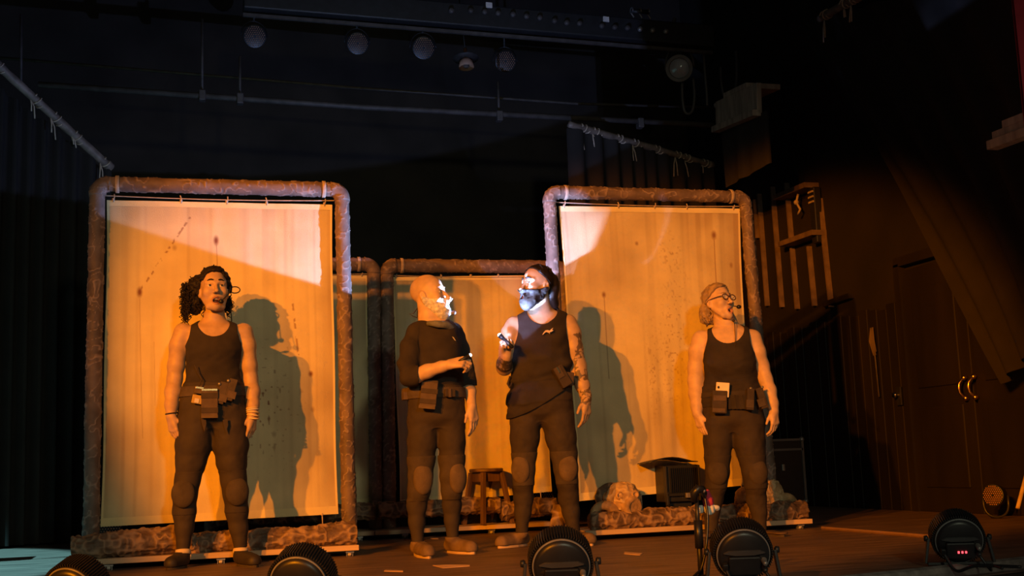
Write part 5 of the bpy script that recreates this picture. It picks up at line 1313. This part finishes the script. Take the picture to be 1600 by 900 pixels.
t = thing('pocket_torch', 'small dark torch in the right hand of the bald man', 'torch', toW(g0))
obj('barrel', MB().tube([toW(g0 + (g0 - g1) * .3), toW(g1)], .0105, 12), MT['black_metal'], t, True); obj('head', MB().tube([toW(g1), toW(g1 + (g1 - g0) * .25)], [.0105, .0135], 12), MT['black_plastic'], t, True)
obj('lens', MB().ball(toW(g1 + (g1 - g0) * .26), .0105, 12, 8), mat('torch_lens_small', (.9, .9, .95), .2, emit=(.85, .92, 1.0), estr=4), t, True)
sp_ = toW(g1 + (g1 - g0) * .45)
spot('torch_light', sp_, np.array(sp_) + np.array((.500, .700, .506)), 62, (.50, .66, 1.25), 41, .03, .012)
P.F.clear()

# ---------------------------------------------------------------- the long-haired man with the lit torch
P = M_2 = Person('person', 'long-haired bearded man in a black sleeveless tunic, with tattooed arms, holding a lit torch', (852, 853))
P.torso('T', [(485, 822, 868, .05, .0), (491, 812, 880, .075, 0), (500, 808, 884, .10, 0), (515, 806, 885, .115, 0), (535, 803, 886, .125, -.01), (560, 801, 889, .12, 0), (585, 800, 891, .115, 0), (610, 800, 892, .115, 0), (625, 799, 893, .12, 0)])
P.torso('G', [(600, 801, 891, .113, 0), (625, 799, 893, .12, 0), (640, 798, 895, .125, .01), (648, 798, 896, .11, .01), (658, 804, 891, .07, .01)])
P.limb('G', [(821, 660, 0, 24), (820, 685, 0, 21.5), (819, 708, 0, 18), (818, 735, -.01, 16), (818, 755, 0, 14.5), (818, 778, .03, 14), (817, 800, .03, 11.5), (815, 830, .02, 9)], .025)
P.limb('G', [(872, 660, 0, 25), (877, 685, 0, 22.5), (881, 708, 0, 19), (884, 732, -.01, 17), (886, 752, 0, 15), (888, 778, .03, 14.5), (892, 800, .03, 12), (897, 830, .02, 9)], .025)
P.limb('N', [(846, 497, .02, 19), (845, 484, -.03, 17), (843, 465, -.08, 16)])
P.limb('A', [(803, 507, -.01, 13), (797, 520, -.02, 13.5), (793, 545, -.02, 12.5), (789, 570, -.03, 11.8), (788, 574, -.06, 12), (788, 568, -.12, 11.5), (790, 560, -.17, 8.5), (791, 556, -.19, 7.6)])
P.limb('A', [(887, 505, .01, 14.5), (893, 520, .01, 14.5), (897, 545, .01, 13.5), (903, 572, .02, 13), (905, 584, .01, 12), (910, 602, -.01, 11), (915, 618, -.03, 8.3), (916, 624, -.03, 7.8)])
K, tt, n_, d_ = P.hand('A', P.L(791, 556, -.19), (.0, -.18, 1), (.45, -.85, .0), (-.85, -.45, .2), 1.02, ((1.25, 1.35, .7), (1.3, 1.35, .7), (1.35, 1.35, .7), (1.4, 1.3, .7)), (.75, .35, .6))
P.hand('A', P.L(916, 624, -.03), (-.02, -.05, -1), (-.75, .65, 0), (-.6, -.8, 0), 1.02, ((.25, .35, .25), (.35, .5, .3), (.4, .55, .3), (.45, .55, .3)), (.7, .55, .2))
P.head('H', P.L(839.5, 446, -.11), -.95, .07, 0, 1.10, .010, .97, nose=1.1)
tatR = [P.L(896, 530, .01), P.L(903, 570, .01), P.L(911, 600, -.02), P.L(915, 618, -.03)]; tatL = [P.L(789, 570, -.03), P.L(788, 566, -.15)]
def attrs(V):
    ink = np.zeros(len(V))
    nz = vnoise(V * 42 + vfbm(V * 25, 4, 2)[:, None] * .8, 5); sp = vnoise(V * 14, 8)
    near = lambda P_, r: np.min([np.linalg.norm(V - (a + (b - a) * np.clip(((V - a) @ (b - a)) / ((b - a) @ (b - a)), 0, 1)[:, None]), axis=1) for a, b in zip(P_[:-1], P_[1:])], 0) < r
    mR = near(tatR, .068); pat = (np.abs(nz) < .28) * (sp > -.25)
    ink = np.where(mR, pat * .75 * np.clip((V[:, 0] - P.L(893, 560, 0)[0]) / .02, 0, 1), ink)
    mL = near(tatL, .058) & (V[:, 2] < P.L(789, 556, 0)[2]); ink = np.where(mL, .55 + .35 * (np.abs(nz) < .4), ink)
    return P.skin_attrs(V, ink=ink, openm=.010)
body = P.add('body', compose(P), skin_mat('skin_tan', (.52, .35, .22), (.30, .10, .09), (.035, .03, .03)), attrs=attrs)
P.face_parts(CL['hair_black'], .010, body, teeth=False, look=(.15, .12), brow_r=.0045)
beard(P, CL['hair_black'], .010, .010, .008)
hp2 = lambda x, y, z: -((z - .080) + (.040 - y) * .95) / 1.38
F = np.maximum(P.H - .008, region(P, hp2))
ellip(P.vol, F, P.W((0, -.095, .0)), (.062, .05, .085), .03, P.hR); ellip(P.vol, F, P.L(863, 462, -.07), (.036, .05, .06), .025); ellip(P.vol, F, P.L(867, 473, -.05), (.024, .04, .035), .02)
near_noise(P.vol, F, .006, 34, 23, stretch=(1, 1, .45)); hair = P.add('hair', F, CL['hair_black'])
mb = MB(); rr = random.Random(9)
for k in range(60):
    a0 = P.W((rr.uniform(-.075, .075), rr.uniform(-.05, .03), rr.uniform(.07, .118))); a1 = P.W((rr.uniform(-.08, .08), -.115 + rr.uniform(-.02, .03), rr.uniform(-.02, .07))); a2 = P.L(862 + rr.uniform(-5, 10), 468 + rr.uniform(-4, 12), rr.uniform(-.07, .01))
    t_ = np.linspace(0, 1, 12)[:, None]; mb.tube((1 - t_) ** 2 * a0 + 2 * t_ * (1 - t_) * a1 + t_ ** 2 * a2, .0045 * (1 - .4 * t_[:, 0]), 5)
lk = P.mesh('lock', mb, CL['hair_black'], hair); lk['kind'] = 'stuff'
pants = P.add('leggings', (lambda F: (near_noise(P.vol, F, .003, 22, 7), zcut(P, F, 832, 604, x=850))[1])(smin(P.f('G'), P.f('T') + .002, .02) - .001), CL['pants'])
# tunic with a slanting hem, longer at the man's right side
X, Z = P.vol.ax[0][:, None, None], P.vol.ax[2][None, None, :]
F = smin(P.f('T'), P.f('G'), .03) - .004
x0, z0_, x1, z1_ = *P.L(795, 655, 0)[[0, 2]], *P.L(893, 602, 0)[[0, 2]]
u = np.clip((X - x0) / (x1 - x0), 0, 1); hem = z0_ + (z1_ - z0_) * (u ** 1.5)
F = F - .012 * np.clip((P.L(850, 590, 0)[2] - Z) / .15, 0, 1) * (1 - u)
near_noise(P.vol, F, .010, 10, 51, stretch=(1, 1, 1.4))
fold = P.L(850, 592, 0)[2] + .25 * (X - P.L(850, 592, 0)[0]); F = F + .007 * np.exp(-((Z - fold) / .022) ** 2) - .008 * np.exp(-((Z - fold - .045) / .03) ** 2)
F = np.maximum(F, hem - Z); F = zcut(P, F, 690, 470, x=850)
for (cx, cy, dy, rx, ry, rz) in [(847, 484, -.06, 24, .13, 26), (797, 512, 0, 14, .2, 36), (900, 512, 0, 16.5, .2, 36)]:
    E_ = P.vol.new(); ellip(P.vol, E_, P.L(cx, cy, dy), (rx * P.s, ry, rz * P.s), 0, m=.06); F = np.maximum(F, -E_)
P.add('tunic', F, CL['shirt'])
# small pale leaping-animal mark on the chest
mk = [(-9, -5), (-6.5, -1), (-3.5, 2), (0, 2.2), (3, 1.2), (5, 3.4), (8.5, 5.5), (6.5, 2.2), (8.8, 1.2), (5.5, -.6), (2.5, -1.6), (3.2, -4), (1.2, -2), (-2.5, -.6), (-5, -2), (-6.8, -4)]
P.mesh('chest_emblem', MB().prism([(x * P.s, y * P.s) for x, y in mk], P.L(856, 518, -.147), unit((1, .12, 0)), (0, 0, 1), .006), mat('print_white', (.75, .62, .48), .7), None, False, label='small pale leaping-animal emblem')
knee_pads(P, P.f('G'), [(P.L(818, 733, 0), -.30, -1), (P.L(885, 731, 0), .15, 1)], CL['pad'], .105, .005, (.062, .040, .092), CL['pad_tan'])
for hx, hy, tx, ty, ax_, ay in ((823, 852, 779, 857, 815, 832), (893, 849, 925, 853, 897, 832)):
    shoe(P, P.floor(hx, hy), P.floor(tx, ty), CL['shoe_tan'], .046, ankle=P.L(ax_, ay, .01))
hp3 = px_box(P, 'holster', 878, 588, 17, 34, -.14, .04, CL['pouch_dark'], -.5, .3); px_box(P, 'holster_flap', 874, 582, 11, 18, -.165, .012, CL['belt'], -.5, .3, parent=hp3)
px_box(P, 'clip', 872, 578, 3, 10, -.175, .008, MT['brass'], -.5, .3, parent=hp3, bev=.001)
px_box(P, 'transmitter', 889, 592, 13, 20, -.11, .04, CL['pouch'], .1, .5)
tube_px(P, 'strap_loop', [(797, 588, -.08), (793, 600, -.09), (796, 606, -.09), (800, 598, -.10)], .006, CL['pouch_dark'])
headset(P, -1, P.L(820, 467.5, -.125))
toW = lambda p: P.O + P.ex * p[0] + P.ey * p[1] + P.ez * p[2]
g0, g1 = P.L(801, 543, -.28), P.L(781, 524, -.25); gd = g1 - g0
t = thing('lit_torch', 'lit pocket torch in the raised fist of the long-haired man', 'torch', toW(g0))
obj('barrel', MB().tube([toW(g0), toW(g0 + gd * .75)], .012, 14), MT['black_metal'], t, True); obj('head', MB().tube([toW(g0 + gd * .7), toW(g1)], [.012, .0165], 14), MT['black_plastic'], t, True)
obj('lens', MB().ball(toW(g1), .013, 12, 8), mat('torch_lens', (.9, .9, .95), .2, emit=(.85, .92, 1.0), estr=16), t, True)
sp_ = at(782, 521, Y=7.3)
tl_ = spot('torch_light', sp_, np.array(sp_) + np.array((-.126, .061, .99)), 190, (.42, .62, 1.25), 128.4, .02, .012)
P.F.clear()

# ---------------------------------------------------------------- the woman in glasses
P = W2 = Person('person', 'fair-haired woman in glasses and black tank top, mouth open, before the right screen', (1160, 837), xbox=(-.46, .46))
P.torso('T', [(509, 1117, 1156, .05, .02), (514, 1104, 1168, .08, .01), (524, 1097, 1177, .10, 0), (540, 1098, 1177, .12, -.01), (556, 1100, 1179, .135, -.02), (572, 1101, 1181, .14, -.02), (590, 1102, 1181, .125, 0), (610, 1099, 1183, .125, 0), (625, 1097, 1187, .13, 0)])
P.torso('G', [(606, 1099, 1183, .125, 0), (625, 1097, 1188, .135, 0), (645, 1098, 1192, .14, .01), (660, 1099, 1193, .13, .01), (674, 1105, 1188, .08, .01)])
P.limb('G', [(1124, 664, 0, 25), (1122, 690, 0, 21), (1121, 712, 0, 18.5), (1121, 738, -.01, 16.5), (1119, 757, 0, 14.5), (1115, 780, .03, 13), (1112, 800, .03, 11), (1111, 828, .02, 9)], .025)
P.limb('G', [(1168, 664, 0, 26), (1171, 690, 0, 22.5), (1174, 712, 0, 19.5), (1179, 738, -.01, 17), (1181, 757, 0, 15.5), (1182, 780, .03, 14), (1186, 800, .03, 11), (1188, 828, .02, 9)], .025)
P.limb('N', [(1138, 517, .03, 20), (1134, 506, .02, 17), (1128, 488, .015, 16)])
P.limb('A', [(1096, 531, .01, 15), (1091, 550, .01, 14.5), (1088, 575, .02, 13), (1087, 595, .01, 12), (1088, 615, -.01, 11.5), (1089, 635, -.03, 9), (1089.5, 646, -.04, 7.8)])
P.limb('A', [(1176, 529, .01, 14), (1183, 550, .01, 13), (1190, 572, .03, 11.5), (1196, 592, .02, 10.5), (1202, 610, 0, 10.5), (1207, 630, -.03, 8.5), (1209, 642, -.04, 7.5)])
P.hand('A', P.L(1089.5, 646, -.04), (.20, -.1, -1), (.75, .65, 0), (.5, -.85, 0), .95, ((.15, .25, .2), (.2, .3, .2), (.25, .35, .2), (.3, .35, .2)), (.8, .5, .2))
P.hand('A', P.L(1209, 642, -.04), (.03, -.1, -1), (-.75, .65, 0), (-.55, -.85, 0), .95, ((.35, .5, .3), (.4, .55, .3), (.45, .6, .3), (.5, .6, .3)), (.75, .5, .25))
P.head('H', P.L(1122.5, 472, -.01), .80, .20, .03, 1.03, .024, 1.0, jaw=1.1)
body = P.add('body', compose(P), skin_mat('skin_fair', (.64, .44, .29), (.42, .14, .11), (0, 0, 0)), attrs=lambda V: P.skin_attrs(V, openm=.024))
P.face_parts(CL['hair_blond'], .024, body, look=(.1, .2), brow_r=.003)
hp4 = lambda x, y, z: -((z - .074) + (.048 - y) * .95) / 1.38
F = np.maximum(P.H - .010, region(P, hp4))
for (x, y, dy, r) in ((1104, 486, .02, (.040, .055, .050)), (1102, 497, .03, (.034, .05, .04)), (1112, 500, .05, (.04, .04, .035)), (1108, 470, .05, (.04, .05, .06))): ellip(P.vol, F, P.L(x, y, dy), r, .02)
near_noise(P.vol, F, .009, 34, 27); hair = P.add('hair', F, CL['hair_blond'])
mb = MB(); rr = random.Random(12)
for k in range(50):
    st = P.L(1098 + rr.uniform(-2, 14), 484 + rr.uniform(-6, 14), rr.uniform(-.04, .07)); a = rr.uniform(0, 6.3); ln = rr.uniform(.03, .06); t_ = np.linspace(0, 1, 10)
    mb.tube([st + np.array((.012 * cos(a + 4 * q), .012 * sin(a + 4 * q), -ln * q)) for q in t_], .0042, 5)
cu = P.mesh('curl', mb, CL['hair_blond'], hair); cu['kind'] = 'stuff'
pants = P.add('leggings', (lambda F: (near_noise(P.vol, F, .003, 22, 8), zcut(P, F, 830, 606, x=1150))[1])(smin(P.f('G'), P.f('T') + .002, .02) - .001), CL['pants'])
tank(P, 636, 1140, (1137, 510, -.07, 25, .14, 30), [(1090, 525, 0, 16.5, .2, 34), (1186, 524, 0, 15.5, .2, 34)], 33, extra=P.f('G') - .004)
knee_pads(P, P.f('G'), [(P.L(1121, 738, 0), .05, -1), (P.L(1180, 738, 0), .30, 1)], CL['pants'], .11, .005, (.066, .040, .088), CL['pad'])
for hx, hy, tx, ty, ax_, ay in ((1110, 839, 1100, 844, 1111, 829), (1185, 835, 1225, 839, 1188, 829)):
    shoe(P, P.floor(hx, hy), P.floor(tx, ty), CL['shoe_brown'], .044, ankle=P.L(ax_, ay, .01))
# glasses
W = P.W; gl = None; gm = mat('glasses_frame', (.10, .05, .03), .3, var=.4, vscale=40)
fr_ = MB()
for sx in (-1, 1):
    q = [W((sx * .034 + .025 * cos(t) * (1 + .12 * cos(t)), .099 - .10 * abs(sx * .034 + .025 * cos(t)) ** 1.5, .001 + .0185 * sin(t) * (1.0 if sin(t) > 0 else .9))) for t in np.linspace(0, 2 * pi, 26, endpoint=False)]
    fr_.tube(q, .0036, 8, closed=True)
    fr_.tube([W((sx * .058, .092, .008)), W((sx * .074, .05, .008)), W((sx * .082, -.01, .008)), W((sx * .082, -.025, -.008))], .003, 8)
fr_.tube([W((-.010, .099, .006)), W((0, .102, .009)), W((.010, .099, .006))], .003, 8)
gl = P.mesh('glasses', fr_, gm, label='dark-rimmed glasses')
lm = bpy.data.materials.new('spectacle_lens'); lm.use_nodes = True; b = lm.node_tree.nodes['Principled BSDF']; b.inputs['Base Color'].default_value = (.95, .95, .95, 1); b.inputs['Roughness'].default_value = .03; b.inputs['Alpha'].default_value = .18
for sx in (-1, 1):
    c = W((sx * .034, .0985 - .10 * .034 ** 1.5, .001)); P.mesh('lens', MB().prism([(.024 * cos(t), .0175 * sin(t)) for t in np.linspace(0, 2 * pi, 24, endpoint=False)], c, P.hR[:, 0], P.hR[:, 2], .0015), lm, gl, False)
headset(P, 1, P.L(1154.5, 479.5, -.07))
tube_px(P, 'neck_cord', [(1146, 500, -.07), (1148, 508, -.10), (1149, 525, -.125), (1149, 543, -.145)], .0026, CL['pouch_dark'])
P.mesh('cord_clip', MB().ball(P.L(1146, 501, -.075), .010, 10, 6), CL['pouch_dark'])
P.add('belt', zcut(P, smin(P.f('T'), P.f('G'), .012) - .010, 621, 612, x=1140), CL['pants'])
pk = px_box(P, 'phone_pouch', 1124.5, 628, 22, 34, -.178, .03, CL['pouch_dark'], .09, .0)
for dx, y in ((.5, 622), (-1, 641)): px_box(P, 'strip', 1124.5 + dx, y, 19, 8 if y < 630 else 6, -.196, .004, CL['pouch'], .09, parent=pk, bev=.001)
toW = lambda p: P.O + P.ex * p[0] + P.ey * p[1] + P.ez * p[2]
c = P.L(1129, 609, -.178); t = thing('phone', 'white phone standing out of the belt pouch of the woman in glasses', 'phone', toW(c))
a = .12; R = np.stack([P.ex, P.ey, P.ez], 1) @ np.array([[cos(a), 0, sin(a)], [0, 1, 0], [-sin(a), 0, cos(a)]])
obj('case', MB().box(toW(c), (20 * P.s, .010, 22 * P.s), R, bev=.004), mat('phone_white', (.80, .70, .55), .35), t)
obj('camera', MB().ball(toW(c + np.array((-.024, -.005, .017))), (.009, .004, .009), 12, 8), MT['black_plastic'], t, True)
for x, y, tl2 in ((1172, 624, .1), (1190, 622, -.25)):
    m_ = px_box(P, 'torch_holster', x, y, 11, 32, -.165 if x < 1180 else -.12, .036, CL['pouch_dark'], tl2, .25); px_box(P, 'holster_flap', x, y + 7, 11.5, 12, -.185 if x < 1180 else -.14, .008, CL['belt'], tl2, .25, parent=m_, bev=.001)
    P.mesh('clip', MB().ball(P.L(x + 1, y - 17, -.17 if x < 1180 else -.13), .010, 10, 6), MT['grey_metal'], m_)
for k in range(5):
    x = 1140 + 6 * k; P.mesh('frill', MB().prism([(-.012, .045), (.012, .045), (.022, -.045), (-.010, -.048)], P.L(x, 628, -.158), unit((1, .25 * (-1) ** k, 0)), (0, 0, 1), .006), CL['shirt'], None, False)
P.mesh('ring', MB().tube([P.L(1092 + 3 * cos(q), 655, -.05 + .012 * sin(q)) for q in np.linspace(0, 2 * pi, 12, endpoint=False)], .003, 6, closed=True), MT['brass'])
P.F.clear()
